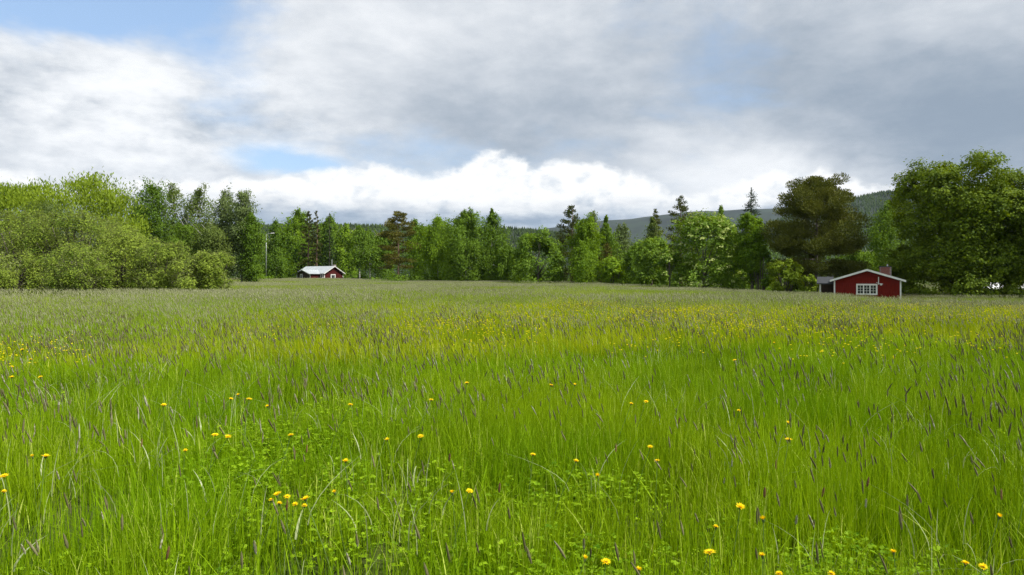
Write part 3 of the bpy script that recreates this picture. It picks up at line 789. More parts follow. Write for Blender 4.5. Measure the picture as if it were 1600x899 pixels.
def window(parent, cx, z0, z1, w, y, cas, rows, cols, fr=0.09, facing=-1, name='window'):
    """Framed window in the plane y (local), with casements, glazing bars and one pane per light."""
    f = MB(); x0, x1 = cx-w/2, cx+w/2; o1, o2 = y + facing*0.075, y
    lo, hi = min(o1, o2), max(o1, o2)
    f.box(x0-fr, x1+fr, lo-0.01, hi, z1, z1+fr+0.03); f.box(x0-fr, x1+fr, lo-0.02, hi, z0-fr, z0)
    f.box(x0-fr, x0, lo, hi, z0, z1); f.box(x1, x1+fr, lo, hi, z0, z1)
    win = f.build(name, WHITE, parent)
    cw = w/cas
    bars = MB()
    for i in range(cas):
        a, b = x0 + i*cw, x0 + (i+1)*cw; t = 0.055
        bars.box(a, a+t, lo+.02, hi-.004, z0, z1); bars.box(b-t, b, lo+.02, hi-.004, z0, z1)
        bars.box(a+t, b-t, lo+.02, hi-.004, z0, z0+t); bars.box(a+t, b-t, lo+.02, hi-.004, z1-t, z1)
        ia, ib, ja, jb = a+t, b-t, z0+t, z1-t
        for c in range(1, cols): xx = ia + (ib-ia)*c/cols; bars.box(xx-.016, xx+.016, lo+.028, hi-.006, ja, jb)
        for q in range(1, rows): zz = ja + (jb-ja)*q/rows; bars.box(ia, ib, lo+.030, hi-.008, zz-.016, zz+.016)
        for c in range(cols):
            for q in range(rows):
                p = MB(); p.box(ia+(ib-ia)*c/cols, ia+(ib-ia)*(c+1)/cols, hi-.026, hi-.012, ja+(jb-ja)*q/rows, ja+(jb-ja)*(q+1)/rows)
                p.build('pane', GLASS, win)
    bars.build('glazing_bars', WHITE, win)
    return win


def gable_roof(parent, hw, y0, y1, ze, zr, mat, th=0.10, name='roof', seams=0.0):
    """Two slopes; ridge along local y at x = 0."""
    mb = MB()
    for s in (-1, 1):
        a = [(0, y0, zr), (s*hw, y0, ze), (s*hw, y1, ze), (0, y1, zr)]
        mb.poly_prism(a, (0, 0, th))
        if seams:
            for q in np.arange(y0+seams, y1-0.05, seams):
                mb.beam((0, q, zr+th+.012), (s*hw, q, ze+th+.012), 0.03, 0.03)
    return mb.build(name, mat, parent)


# red cottage by the big maple
hx, hy = X(1354.6, 79), 79.0
base = -1.2
ct = tag(empty('red_cottage', (hx, hy, base), math.radians(-25)), 'dark red boarded cottage with white window, barge boards and brick chimney', 'cottage')
HWL, EV, RG, DEP = 3.46, 2.34, 3.60, 7.5
ztop = lambda c: EV + 0.12 + (RG-EV-0.12)*(1-abs(c)/HWL)
m = MB(); wy = 0.0
m.poly_prism([(-HWL, 0, 0), (HWL, 0, 0), (HWL, 0, ztop(HWL)), (0, 0, RG), (-HWL, 0, ztop(HWL))], (0, 0.16, 0)); boards(m, -HWL+.1, HWL-.1, 0, ztop, 0.2, 0.24)
wl = m.build('gable_wall', RED, ct)
for s in (-1, 1):
    m = MB(); m.box(min(s*HWL, s*(HWL-.16)), max(s*HWL, s*(HWL-.16)), 0.162, DEP-.16, 0, ztop(HWL)-.03); boards(m, .25, DEP-.25, s*HWL, lambda c: ztop(HWL)-.05, 0.2, 0.26, axis='y', sgn=s)
    m.build('side_wall', RED, ct)
m = MB(); m.poly_prism([(-HWL, DEP, 0), (HWL, DEP, 0), (HWL, DEP, ztop(HWL)), (0, DEP, RG), (-HWL, DEP, ztop(HWL))], (0, -0.155, 0)); m.build('back_wall', RED, ct)
OV = 0.42
slope = (RG-EV-0.12)/HWL
gable_roof(ct, HWL+OV, -0.42, DEP+.4, RG-slope*(HWL+OV)+0.03, RG+0.03, SLATE, 0.09)
for s in (-1, 1):
    m = MB(); zr_, ze_ = RG+.02, RG-slope*(HWL+OV)+.02
    m.poly_prism([(0, -.46, zr_+.13), (s*(HWL+OV+.02), -.46, ze_+.13), (s*(HWL+OV+.02), -.46, ze_-.10), (0, -.46, zr_-.10)], (0, .036, 0)); m.build('barge_board', WHITE, ct)
    m = MB(); m.box(min(s*HWL, s*(HWL-.13))-.012, max(s*HWL, s*(HWL-.13))+.012, -.045, -.024, 0, ztop(HWL)-.1); m.build('corner_board', WHITE, ct)
m = MB(); m.box(-HWL-.02, HWL+.02, -.03, .1, -.3, 0.18); m.build('foundation', MORTAR, ct)
window(ct, -0.02, 0.86, 1.90, 1.98, -.026, 3, 3, 2, 0.10)
chx, chy = 2.1, 3.6
ch = MB(); ch.box(chx-.6, chx+.6, chy-.4, chy+.4, 2.5, 4.02); ch = ch.build('chimney', MORTAR, ct)
bw = 0.25; brick_me = None
for row in range(12):
    z = 3.02 + row*0.083
    off = 0.5*(row % 2)
    for i in range(5):
        u0 = chx-.6 + (i+off)*bw - (0.0)
        if u0 + bw > chx+.62: continue
        if brick_me is None: brick_me = MB().box(-.113, .113, -.012, .012, -.034, .034).mesh('brick', BRICK)
        b = link(bpy.data.objects.new('brick', brick_me), ch); b.location = (u0+bw/2, chy-.404, z)
    for i in range(3):
        b = link(bpy.data.objects.new('brick', brick_me), ch); b.location = (chx-.604, chy-.27+i*.26+.03*(row % 2), z); b.rotation_euler = (0, 0, math.pi/2)
MB().box(chx-.66, chx+.66, chy-.46, chy+.46, 4.0, 4.10).build('chimney_cap', SLATE, ct)
m = MB(); m.tube([(chx+.22, chy, 4.1), (chx+.22, chy, 4.34)], [.07, .07], 10); m.build('flue', STEEL, ct)
# aerial on the gable
m = MB(); m.tube([(1.18, -.10, 1.95), (1.18, -.10, 2.82)], [.045, .045], 8); mast = m.build('aerial_mast', WHITE, ct)
m = MB(); m.tube([(0.95, -.12, 2.2), (1.18, -.12, 2.08), (1.62, -.16, 2.02)], [.025, .028, .025], 6); m.build('aerial_arm', WHITE, mast)
m = MB(); m.tube([(1.42, -.30, 1.97), (1.42, -.24, 1.97), (1.42, -.18, 1.97)], [.13, .09, .02], 12); m.build('aerial_dish', WHITE, mast, True)
# open porch on the far side wall
m = MB(); m.poly_prism([(-5.35, 2.4, 1.98), (-HWL-.02, 2.4, 1.98), (-HWL-.02, 5.6, 2.76), (-5.35, 5.6, 2.76)], (0, 0, .08)); m.build('porch_roof', SLATE, ct)
for yy, zz in ((2.65, 2.06), (5.35, 2.68)):
    m = MB(); m.box(-5.05, -4.91, yy-.07, yy+.07, -.05, zz); m.build('porch_post', WHITE, ct)
m = MB(); m.box(-5.37, -HWL-.02, 2.36, 2.396, 1.93, 2.05); m.build('porch_fascia', SLATE, ct)
m = MB(); m.box(-4.88, -HWL-.03, 5.30, 5.40, -.05, 2.66); m.build('porch_back_wall', BROWN, ct)

# far cabin with a pale metal roof
cbx, cby = X(500, 190), 190.0
cbz = gzf(cbx, cby)
cb = tag(empty('far_cabin', (cbx, cby, cbz), math.radians(-40)), 'low dark red cabin with pale metal roof and cross gable before the woods', 'cabin')
ML, MD, ME, MR = 6.4, 3.0, 2.25, 4.02
for s in (-1, 1):
    m = MB(); zt = lambda c: ME + (MR-ME)*(1-abs(c)/MD)
    m.poly_prism([(s*ML, -MD, 0), (s*ML, MD, 0), (s*ML, MD, ME), (s*ML, 0, MR-.04), (s*ML, -MD, ME)], (-s*.15, 0, 0)); boards(m, -MD+.1, MD-.1, s*ML, zt, 0.1, .3, axis='y', sgn=s); m.build('gable_wall', RED_OLD, cb)
    m = MB(); m.box(-ML+.152, ML-.152, min(s*MD, s*(MD-.15)), max(s*MD, s*(MD-.15)), 0, ME-.02); m.build('long_wall', RED_OLD, cb)
WA, WB, WH, WE, WR = 1.50, -6.2, 3.1, 2.05, 3.0      # wing: centre x, front y, half width, eave, ridge
m = MB(); m.poly_prism([(WA-WH, WB, 0), (WA+WH, WB, 0), (WA+WH, WB, WE), (WA, WB, WR-.04), (WA-WH, WB, WE)], (0, .15, 0)); boards(m, WA-WH+.1, WA+WH-.1, WB, lambda c: WE+(WR-WE)*(1-abs(c-WA)/WH)-.05, .1, .3); m.build('wing_gable_wall', BROWN, cb)  # brown instead of red boards: the gable's shade is put into the colour
for s in (-1, 1):
    m = MB(); m.box(min(WA+s*WH, WA+s*(WH-.15)), max(WA+s*WH, WA+s*(WH-.15)), WB+.152, -MD-.002, 0, WE-.02); m.build('wing_wall', RED_OLD, cb)
def slope_sheet(name, a, seam, nrm_up, parent):
    m = MB(); m.poly_prism(a, (0, 0, .07))
    A, B, C_, D_ = [Vector(p) for p in a]; n = max(2, int((B-A).length/seam))
    for i in range(1, n):
        t = i/n; m.beam(A.lerp(B, t)+Vector((0, 0, .085)), D_.lerp(C_, t)+Vector((0, 0, .085)), .05, .04)
    return m.build(name, TIN, parent)
sl = (MR-ME)/MD; o_ = 0.45
for s in (-1, 1):
    slope_sheet('roof_slope', [(-ML-.5, 0, MR), (ML+.5, 0, MR), (ML+.5, s*(MD+o_), ME-sl*o_), (-ML-.5, s*(MD+o_), ME-sl*o_)], .6, 1, cb)
sl2 = (WR-WE)/WH
for s in (-1, 1):
    yb0 = -(MR-WR)/sl; yb1 = -(MR-(WE-sl2*o_))/sl
    slope_sheet('wing_roof_slope', [(WA, WB-.5, WR), (WA, yb0+.0, WR), (WA+s*(WH+o_), max(yb1, -MD-o_), WE-sl2*o_), (WA+s*(WH+o_), WB-.5, WE-sl2*o_)], .6, 1, cb)
    m = MB(); m.beam((WA, WB-.52, WR-.02), (WA+s*(WH+o_), WB-.52, WE-sl2*o_-.02), .03, .20); m.build('barge_board', SLATE if s < 0 else WHITE, cb)
    m = MB(); m.beam((ML+.52, 0, MR-.02), (ML+.52, s*(MD+o_), ME-sl*o_-.02), .03, .20); m.build('barge_board', WHITE, cb)
    m = MB(); m.box(ML+.023, ML+.05, s*MD-.11, s*MD+.11, 0, ME-.1); m.build('corner_board', WHITE, cb)
    m = MB(); m.box(WA+s*WH-.10, WA+s*WH+.10, WB-.05, WB-.023, 0, WE-.1); m.build('corner_board', WHITE, cb)
for (xx, yy) in ((5.35, -MD-.35), (6.2, -MD-.35)):
    MB().box(xx-.09, xx+.09, yy-.09, yy+.09, 0, ME-.05).build('porch_post', WHITE, cb)
window(cb, WA-1.0, .75, 1.75, .85, WB-.026, 1, 1, 2, .16)
# window in the end gable: built facing -y, then turned to face +x
w2 = window(cb, 0, .55, 1.65, 1.15, 0, 1, 1, 2, .2); w2.rotation_euler = (0, 0, math.pi/2); w2.location = (ML+.026, -0.25, 0)
m = MB(); m.tube([(4.6, .7, 3.4), (4.6, .7, 5.9)], [.13, .13], 10); fl = m.build('flue', STEEL, cb)
m = MB(); m.box(4.9, 6.0, .35, 1.05, 3.3, 4.45); m.build('chimney', MORTAR, cb)

# low shed with a pale roof behind the maples
sx, sy = X(1590, 98), 98.0
sh = tag(empty('pale_roofed_shed', (sx, sy, gzf(sx, sy) - .55), math.radians(-32)), 'low dark shed with whitish sheet roof half hidden under the maples', 'shed')
MB().box(-5, 5, -2.0, 2.0, -.2, 1.75).build('wall', BROWN, sh)
m = MB(); m.poly_prism([(-5.4, -2.5, 1.62), (5.4, -2.5, 1.62), (5.4, 0.2, 2.55), (-5.4, 0.2, 2.55)], (0, 0, .06))
for q in np.arange(-5.2, 5.3, .45): m.beam((q, -2.5, 1.70), (q, .2, 2.63), .05, .05)
m.build('front_roof_slope', WHITE, sh)
m = MB(); m.poly_prism([(-5.4, 0.2, 2.55), (5.4, 0.2, 2.55), (5.4, 2.5, 1.7), (-5.4, 2.5, 1.7)], (0, 0, .06)); m.build('back_roof_slope', TIN, sh)
m = MB(); m.box(-1.0, 1.2, -2.03, -1.99, .0, 1.5); m.build('door', BROWN, sh)

# tall lamp post by the far birches
lx, ly = X(416, 168), 168.0
lp = tag(empty('lamp_post', (lx, ly, gzf(lx, ly))), 'tall thin steel lamp post against the birches near the far cabin', 'lamp post')
lh = Z(366, 168) - gzf(lx, ly)
m = MB(); m.tube([(0, 0, -.2), (0, 0, lh*.5), (0, 0, lh)], [.11, .085, .06], 10); m.build('pole', STEEL, lp, True)
m = MB(); m.tube([(0, 0, lh-.03), (.5, 0, lh+.10), (1.3, -.1, lh+.2)], [.05, .045, .04], 8); ar = m.build('arm', STEEL, lp, True)
m = MB(); m.quadbox([(1.2, -.24, lh+.13), (2.0, -.30, lh+.2), (2.0, .10, lh+.2), (1.2, .06, lh+.13), (1.25, -.2, lh+.27), (1.95, -.24, lh+.30), (1.95, .05, lh+.30), (1.25, .03, lh+.27)]); m.build('lamp_head', WHITE, lp)

# strip of gravel road at the foot of the trees
m = MB(); gx = [X(p, 152) for p in (612, 640, 668, 700)]
me = [(x, 151 + .3*i, gzf(x, 152) + .55) for i, x in enumerate(gx)] + [(x, 154 + .3*i, gzf(x, 155) + .6) for i, x in reversed(list(enumerate(gx)))]
m.poly_prism(me, (0, 0, -0.8)); tag(m.build('gravel_road', GRAVEL), 'short visible strip of pale gravel road below the spreading pine', 'road', kind='structure')

# ------------------------------------------------------------------ meadow
def blades(name, n, radius, h0, h1, w0, w1, mat, seed, lean=0.28, segs=3, curl=0.5, wind=(-0.06, 0.0), base=0.0):
    r = np.random.default_rng(seed)
    nc = max(3, n//14); rr = radius*np.sqrt(r.uniform(0, 1, nc)); a = r.uniform(0, 6.283, nc); ci = r.integers(0, nc, n)
    cc = np.stack([rr*np.cos(a), rr*np.sin(a)], 1); ch_ = r.uniform(0.58, 1.10, nc)[ci]; ctint = r.normal(0, .17, nc)[ci]
    o2 = r.normal(size=(n, 2))*radius*(0.62/math.sqrt(nc)); loose = r.uniform(0, 1, n) < .25
    o2[loose] *= 3.5
    B = np.concatenate([cc[ci] + o2, np.full((n, 1), base)], 1)
    h = r.uniform(h0, h1, n)*ch_; w = r.uniform(w0, w1, n); broad = r.uniform(0, 1, n) < .14; w[broad] *= 2.1; h[broad] *= .8
    az = np.arctan2(o2[:, 1], o2[:, 0]) + r.normal(0, .8, n); ln = np.abs(r.normal(0, lean, n))*h*np.where(r.uniform(0, 1, n) < .17, 3.2, 1.0)
    T_ = np.stack([np.cos(az)*ln + wind[0]*h, np.sin(az)*ln + wind[1]*h], 1)
    fa = r.uniform(0, 6.283, n); S = np.stack([np.cos(fa), np.sin(fa), 0*fa], 1)
    cu = r.uniform(0, curl, n)**1.5
    rings = []
    for i in range(segs+1):
        t = i/segs
        c = B.copy(); c[:, :2] += T_*(t**1.8)[..., None] if isinstance(t, np.ndarray) else T_*(t**1.8)
        c[:, 2] += h*(t - cu*0.55*t**3)
        wd = w*(1 - 0.15*t - 0.85*t**3) if i < segs else 0*w
        rings.append((c, wd))
    cols = []
    for i, (c, wd) in enumerate(rings):
        if i < segs: cols += [c - S*(wd/2)[:, None], c + S*(wd/2)[:, None]]
        else: cols += [c]
    V = np.stack(cols, 1); per = V.shape[1]; off = (np.arange(n)*per)[:, None]
    q, tint = [], []
    tt = np.clip(r.normal(0.42, 0.20, n) + ctint, 0, 1)
    for i in range(segs-1): q.append(off + np.array([[2*i, 2*i+1, 2*i+3, 2*i+2]])); tint.append(tt)
    tri = off + np.array([[2*(segs-1), 2*(segs-1)+1, 2*segs]])
    return np_mesh(name, V.reshape(-1, 3), [np.concatenate(q), tri], mat, np.concatenate(tint + [tt]))


def joined(name, parts):
    """Meshes joined into one with their materials kept."""
    V, Fq, Ft, mi, ti, mats = [], [], [], [], [], []
    me = bpy.data.meshes.new(name); nb = 0; verts = []; loops = []; cnt = []; tint = []; mat_i = []
    for p in parts:
        co = np.zeros(len(p.vertices)*3, np.float32); p.vertices.foreach_get('co', co); verts.append(co.reshape(-1, 3))
        lv = np.zeros(len(p.loops), np.int32); p.loops.foreach_get('vertex_index', lv); loops.append(lv + nb)
        lt = np.zeros(len(p.polygons), np.int32); p.polygons.foreach_get('loop_total', lt); cnt.append(lt)
        t = np.zeros(len(p.polygons), np.float32)
        if 'tint' in p.attributes: p.attributes['tint'].data.foreach_get('value', t)
        tint.append(t); m = p.materials[0]
        if m not in mats: mats.append(m)
        mat_i.append(np.full(len(lt), mats.index(m), np.int32)); nb += len(co)//3
    V = np.concatenate(verts); L = np.concatenate(loops); c = np.concatenate(cnt)
    me.vertices.add(len(V)); me.vertices.foreach_set('co', V.ravel()); me.loops.add(len(L)); me.loops.foreach_set('vertex_index', L)
    me.polygons.add(len(c)); me.polygons.foreach_set('loop_start', np.concatenate([[0], np.cumsum(c)[:-1]]).astype(np.int32)); me.update(calc_edges=True)
    a = me.attributes.new('tint', 'FLOAT', 'FACE'); a.data.foreach_set('value', np.concatenate(tint))
    for m in mats: me.materials.append(m)
    me.polygons.foreach_set('material_index', np.concatenate(mat_i))
    return me


def spikes(name, n, radius, h0, h1, sw, hl, hw, seed, hmat, smat, k=6, rings=6, wind=(-0.10, 0.0), bend=0.08):
    """Foxtail stems (thin three-sided tubes) each with a spindle seed head: returns (stem mesh, head mesh)."""
    r = np.random.default_rng(seed); rr = radius*np.sqrt(r.uniform(0, 1, n)); a = r.uniform(0, 6.283, n)
    B = np.stack([rr*np.cos(a), rr*np.sin(a), 0*a], 1); h = r.uniform(h0, h1, n)
    ln = np.stack([r.normal(0, bend, n) + wind[0], r.normal(0, bend, n) + wind[1]], 1)*h[:, None]
    def pos(t): return B + np.stack([ln[:, 0]*t**2, ln[:, 1]*t**2, h*t], 1)
    hlen = r.uniform(*hl, n); hwid = r.uniform(*hw, n); tt = np.clip(r.normal(.45, .28, n), 0, 1)
    V, Q, TI = [], [], []
    ang3 = np.arange(3)*2*math.pi/3
    ts = [0, .4, .75, .93]; cols = []
    for t in ts:
        c = pos(t)
        for q in ang3: cols.append(c + sw*(1-.4*t)*np.array([math.cos(q), math.sin(q), 0]))
    V = np.stack(cols, 1); off = (np.arange(n)*V.shape[1])[:, None]; F_ = []
    for i in range(len(ts)-1):
        for j in range(3): F_.append(off + np.array([[i*3+j, i*3+(j+1) % 3, (i+1)*3+(j+1) % 3, (i+1)*3+j]]))
    st = np_mesh(name + '_stem', V.reshape(-1, 3), [np.concatenate(F_)], smat, np.tile(tt, len(F_)))
    c0 = pos(.92); dirv = unit(pos(1.0) - pos(.9)); S = unit(np.cross(dirv, np.array([0.2, 1, 0.1]))); U = np.cross(S, dirv)
    cols = []; ra = np.array([.35, .85, 1.0, .95, .75, .2]) if rings == 6 else np.array([.4, 1., .25])
    R_ = np.linspace(0, 1, len(ra)); ak = np.arange(k)*2*math.pi/k
    sag = np.stack([ln[:, 0], ln[:, 1], 0*h], 1)*0.25
    for i, t in enumerate(R_):
        c = c0 + dirv*(hlen*t)[:, None] + sag*(t*t)*(hlen/h)[:, None]
        jit = r.normal(1, .10, n)
        for q in ak: cols.append(c + (S*math.cos(q) + U*math.sin(q))*(hwid*.5*ra[i]*jit)[:, None])
    V = np.stack(cols, 1); off = (np.arange(n)*V.shape[1])[:, None]; F_, TI = [], []
    for i in range(len(ra)-1):
        for j in range(k): F_.append(off + np.array([[i*k+j, i*k+(j+1) % k, (i+1)*k+(j+1) % k, (i+1)*k+j]])); TI.append(np.clip(tt + r.normal(0, .16, n), 0, 1))
    hd = np_mesh(name + '_head', V.reshape(-1, 3), [np.concatenate(F_)], hmat, np.concatenate(TI))
    return st, hd


def library(name, meshes):
    c = bpy.data.collections.new(name)
    for i, me in enumerate(meshes):
        o = bpy.data.objects.new('%s_%02d' % (name, i), me); c.objects.link(o)
    return c


def scatter(name, coll, P, rot, scl, idx, label, cat):
    """One mass: library plants standing on the given points."""
    me = bpy.data.meshes.new(name); me.vertices.add(len(P)); me.vertices.foreach_set('co', np.asarray(P, np.float32).ravel())
    for nm, ty, key, v in (('rot', 'FLOAT_VECTOR', 'vector', rot), ('scl', 'FLOAT_VECTOR', 'vector', scl)):
        a = me.attributes.new(nm, ty, 'POINT'); a.data.foreach_set(key, np.asarray(v, np.float32).ravel())
    a = me.attributes.new('idx', 'INT', 'POINT'); a.data.foreach_set('value', np.asarray(idx, np.int32))
    o = link(bpy.data.objects.new(name, me)); tag(o, label, cat, kind='stuff')
    ng = bpy.data.node_groups.new(name, 'GeometryNodeTree')
    ng.interface.new_socket('Geometry', in_out='INPUT', socket_type='NodeSocketGeometry'); ng.interface.new_socket('Geometry', in_out='OUTPUT', socket_type='NodeSocketGeometry')
    gi, go = ng.nodes.new('NodeGroupInput'), ng.nodes.new('NodeGroupOutput')
    ip = ng.nodes.new('GeometryNodeInstanceOnPoints'); ci = ng.nodes.new('GeometryNodeCollectionInfo')
    ci.inputs['Collection'].default_value = coll; ci.inputs['Separate Children'].default_value = True; ci.inputs['Reset Children'].default_value = True
    ip.inputs['Pick Instance'].default_value = True
    def at(nm, ty):
        n = ng.nodes.new('GeometryNodeInputNamedAttribute'); n.data_type = ty; n.inputs['Name'].default_value = nm; return n.outputs[0]
    ng.links.new(gi.outputs[0], ip.inputs['Points']); ng.links.new(ci.outputs[0], ip.inputs['Instance'])
    ng.links.new(at('idx', 'INT'), ip.inputs['Instance Index']); ng.links.new(at('rot', 'FLOAT_VECTOR'), ip.inputs['Rotation']); ng.links.new(at('scl', 'FLOAT_VECTOR'), ip.inputs['Scale'])
    ng.links.new(ip.outputs[0], go.inputs[0])
    md = o.modifiers.new('plants', 'NODES'); md.node_group = ng
    return o


def field(y0, y1, per_m2, seed, margin=5.0, wide=0.80):
    r = np.random.default_rng(seed); n = int((y1-y0)*2*(wide*y1+margin)*per_m2)
    y = r.uniform(y0, y1, n); x = r.uniform(-1, 1, n)*(wide*y1+margin)
    k = np.abs(x) < wide*np.maximum(y, 0)+margin
    return x[k], y[k], r


# where the low broad-leaved herbs push the grass aside (picture spots on the meadow)
def on_meadow(px, py, h): d = (CAM_H-h)*F/(py-HOR); return X(px, d), d
HERBS = [(*on_meadow(px, py, .30), r) for px, py, r in ((455, 690, .75), (520, 745, .6), (430, 650, .5), (480, 800, .45), (850, 800, .55), (960, 760, .40), (900, 860, .45), (1390, 868, .42), (1470, 880, .35), (1250, 850, .30), (60, 880, .25), (640, 770, .4), (560, 640, .5))]
def herb_mask(x, y):
    m = np.zeros_like(x)
    for hx_, hy_, r_ in HERBS: m = np.maximum(m, np.exp(-(((x-hx_)/r_)**2 + ((y-hy_)/(r_*1.3))**2)))
    return m


def band_noise(x, y, s, f): return value_noise(s, f, x, y)


lod1 = library('grass_tuft', [blades('grass_tuft', 520, .46, .26, .64, .0028, .0066, GRASS, 50+i, lean=.15, segs=4, curl=.55, wind=(-.02, 0)) for i in range(5)])
x, y, r = field(-2.5, 10.5, 4.5, 1, 3.5)
hm = herb_mask(x, y); n = len(x)
hs = r.uniform(.85, 1.12, n)*(1 - .42*hm)*(1 + .10*band_noise(x, y, 3, 1.1))
scatter('meadow_grass', lod1, np.stack([x, y, gz(x, y)], 1), np.stack([r.normal(0, .05, n), r.normal(0, .05, n), r.uniform(0, 6.283, n)], 1), np.stack([np.ones(n), np.ones(n), hs], 1), r.integers(0, 5, n), 'fine bright green meadow grass close by', 'grass')

lod2 = library('grass_patch', [blades('grass_patch', 1900, 1.4, .28, .64, .006, .013, (GRASS, GRASS_WARM, GRASS_FAR)[i//4], 70+i, lean=.17, segs=3, curl=.5, wind=(-.06, 0)) for i in range(12)])
x, y, r = field(9.0, 40, .42, 2, 5)
n = len(x); hs = r.uniform(.88, 1.1, n)*(1 + .08*band_noise(x, y, 4, .5))
pm = .75*sstep((y-10)/12)*sstep((-x-3)/6) + .8*sstep((y-26)/12)
wm = .22 + .80*sstep((y-10)/8)*sstep((x+9)/8) + .45*sstep((y-18)/14) + .35*band_noise(x, y, 31, .35)
scatter('meadow_grass', lod2, np.stack([x, y, gz(x, y)], 1), np.stack([0*x, 0*x, r.uniform(-.5, .5, n) + 3.1416*r.integers(0, 2, n)*0], 1), np.stack([np.ones(n), np.ones(n), hs], 1), r.integers(0, 4, n) + np.where(r.uniform(0, 1, n) < pm, 8, 4*(r.uniform(0, 1, n) < wm)), 'green meadow grass in the middle distance', 'grass')

lod3 = library('grass_sward', [blades('grass_sward', 2600, 4.5, .40, .70, .025, .05, GRASS_FAR, 90+i, lean=.16, segs=2, curl=.3) for i in range(4)])
x, y, r = field(36, 215, .026, 3, 8)
n = len(x); hs = r.uniform(.85, 1.1, n)
scatter('meadow_grass', lod3, np.stack([x, y, gz(x, y)], 1), np.stack([0*x, 0*x, r.uniform(0, 6.283, n)], 1), np.stack([np.ones(n), np.ones(n), hs], 1), r.integers(0, 4, n), 'pale green sward stretching far off to the trees', 'grass')

# foxtail: masses of seed heads
fx2 = library('foxtail_clump', [joined('foxtail_clump', spikes('foxtail_clump', 17, .5, .56, .82, .0016, (.06, .11), (.009, .014), 110+i, HEAD if i < 6 else HEAD_FAR, GRASS, 5, 6, wind=(-.13, 0), bend=.09)) for i in range(9)])
x, y, r = field(4.4, 32, 2.5, 11, 4)
dens = .52 + .35*sstep((y-6)/5) - .45*sstep((y-17)/12) + .20*band_noise(x, y, 8, .45) - .35*np.exp(-((x-1)/5)**2 - ((y-9)/4)**2) + .25*sstep((-x-2)/5)
k = r.uniform(0, 1, len(x)) < np.clip(dens, .05, 1); x, y = x[k], y[k]; n = len(x)
scatter('foxtail_grass', fx2, np.stack([x, y, gz(x, y)], 1), np.stack([0*x, 0*x, r.uniform(-.6, .6, n)], 1), np.repeat(r.uniform(.85, 1.12, n)[:, None], 3, 1), np.where(r.uniform(0, 1, n) < .75*sstep((y-11)/9), 6 + r.integers(0, 3, n), r.integers(0, 6, n)), 'countless dark foxtail seed spikes across the middle of the meadow', 'grass')
fx3 = library('foxtail_far', [joined('foxtail_far', spikes('foxtail_far', 330, 4.2, .62, .84, .004, (.09, .16), (.020, .036), 130+i, HEAD_FAR, GRASS_FAR, 4, 3, wind=(-.12, 0))) for i in range(3)])
x, y, r = field(30, 200, .026, 12, 8)
n = len(x)
scatter('foxtail_grass', fx3, np.stack([x, y, gz(x, y)], 1), np.stack([0*x, 0*x, r.uniform(-.6, .6, n)], 1), np.ones((n, 3)), r.integers(0, 3, n), 'far-off haze of pale brown seed heads over the sward', 'grass')

# pale bent blades, here and there
pl = library('pale_blade', [blades('pale_blade', 9, .30, .20, .42, .003, .0065, STRAW, 150+i, lean=.55, segs=5, curl=1.0, wind=(-.1, 0), base=.22) for i in range(5)])
x, y, r = field(1.5, 16, 3.2, 13, 3)
dens = .32 + .6*np.exp(-((x-3.4)/1.1)**2 - ((y-4.4)/1.2)**2) + .35*sstep((-x-.6)/3)
k = r.uniform(0, 1, len(x)) < dens; x, y = x[k], y[k]; n = len(x)
scatter('dry_grass', pl, np.stack([x, y, gz(x, y)], 1), np.stack([0*x, 0*x, r.uniform(0, 6.283, n)], 1), np.ones((n, 3)), r.integers(0, 5, n), 'scattered pale bent blades among the green grass', 'grass')

# low broad-leaved herbs
def herb(seed, n=110):
    r = np.random.default_rng(seed); rr = .26*np.sqrt(r.uniform(0, 1, n)); a = r.uniform(0, 6.283, n)
    C = np.stack([rr*np.cos(a), rr*np.sin(a), r.uniform(.06, .30, n)*(1.1-rr*1.6)], 1)
    parts_C, parts_D, parts_N = [], [], []
    for q in range(3):                      # leaflets in threes
        az = r.uniform(0, 6.283, n) if q == 0 else az + 2.09
        D = unit(np.stack([np.cos(az), np.sin(az), r.uniform(-.2, .45, n)], 1)); Nn = unit(np.stack([r.normal(0, .6, n), r.normal(0, .6, n), np.ones(n)], 1))
        parts_C.append(C + D*.012); parts_D.append(D); parts_N.append(Nn)
    L = .026*r.uniform(.6, 1.35, n)
    t = np.clip(r.normal(.5, .22, n), 0, 1)
    return cards('herb', np.concatenate(parts_C), np.concatenate(parts_D), np.concatenate(parts_N), np.tile(L, 3), np.tile(L*.78, 3), np.tile(t, 3), HERB)
hl = library('herb_plant', [herb(170+i) for i in range(4)])
x, y, r = field(1.5, 13, 9.5, 14, 2)
k = r.uniform(0, 1, len(x)) < np.clip(herb_mask(x, y)*1.3 - .08, .06, 1); x, y = x[k], y[k]; n = len(x)
scatter('leafy_herbs', hl, np.stack([x, y, gz(x, y)], 1), np.stack([0*x, 0*x, r.uniform(0, 6.283, n)], 1), np.stack([np.ones(n), np.ones(n), r.uniform(.8, 1.2, n)], 1), r.integers(0, 4, n), 'low patches of bright leaflets between the grass blades', 'ground cover')

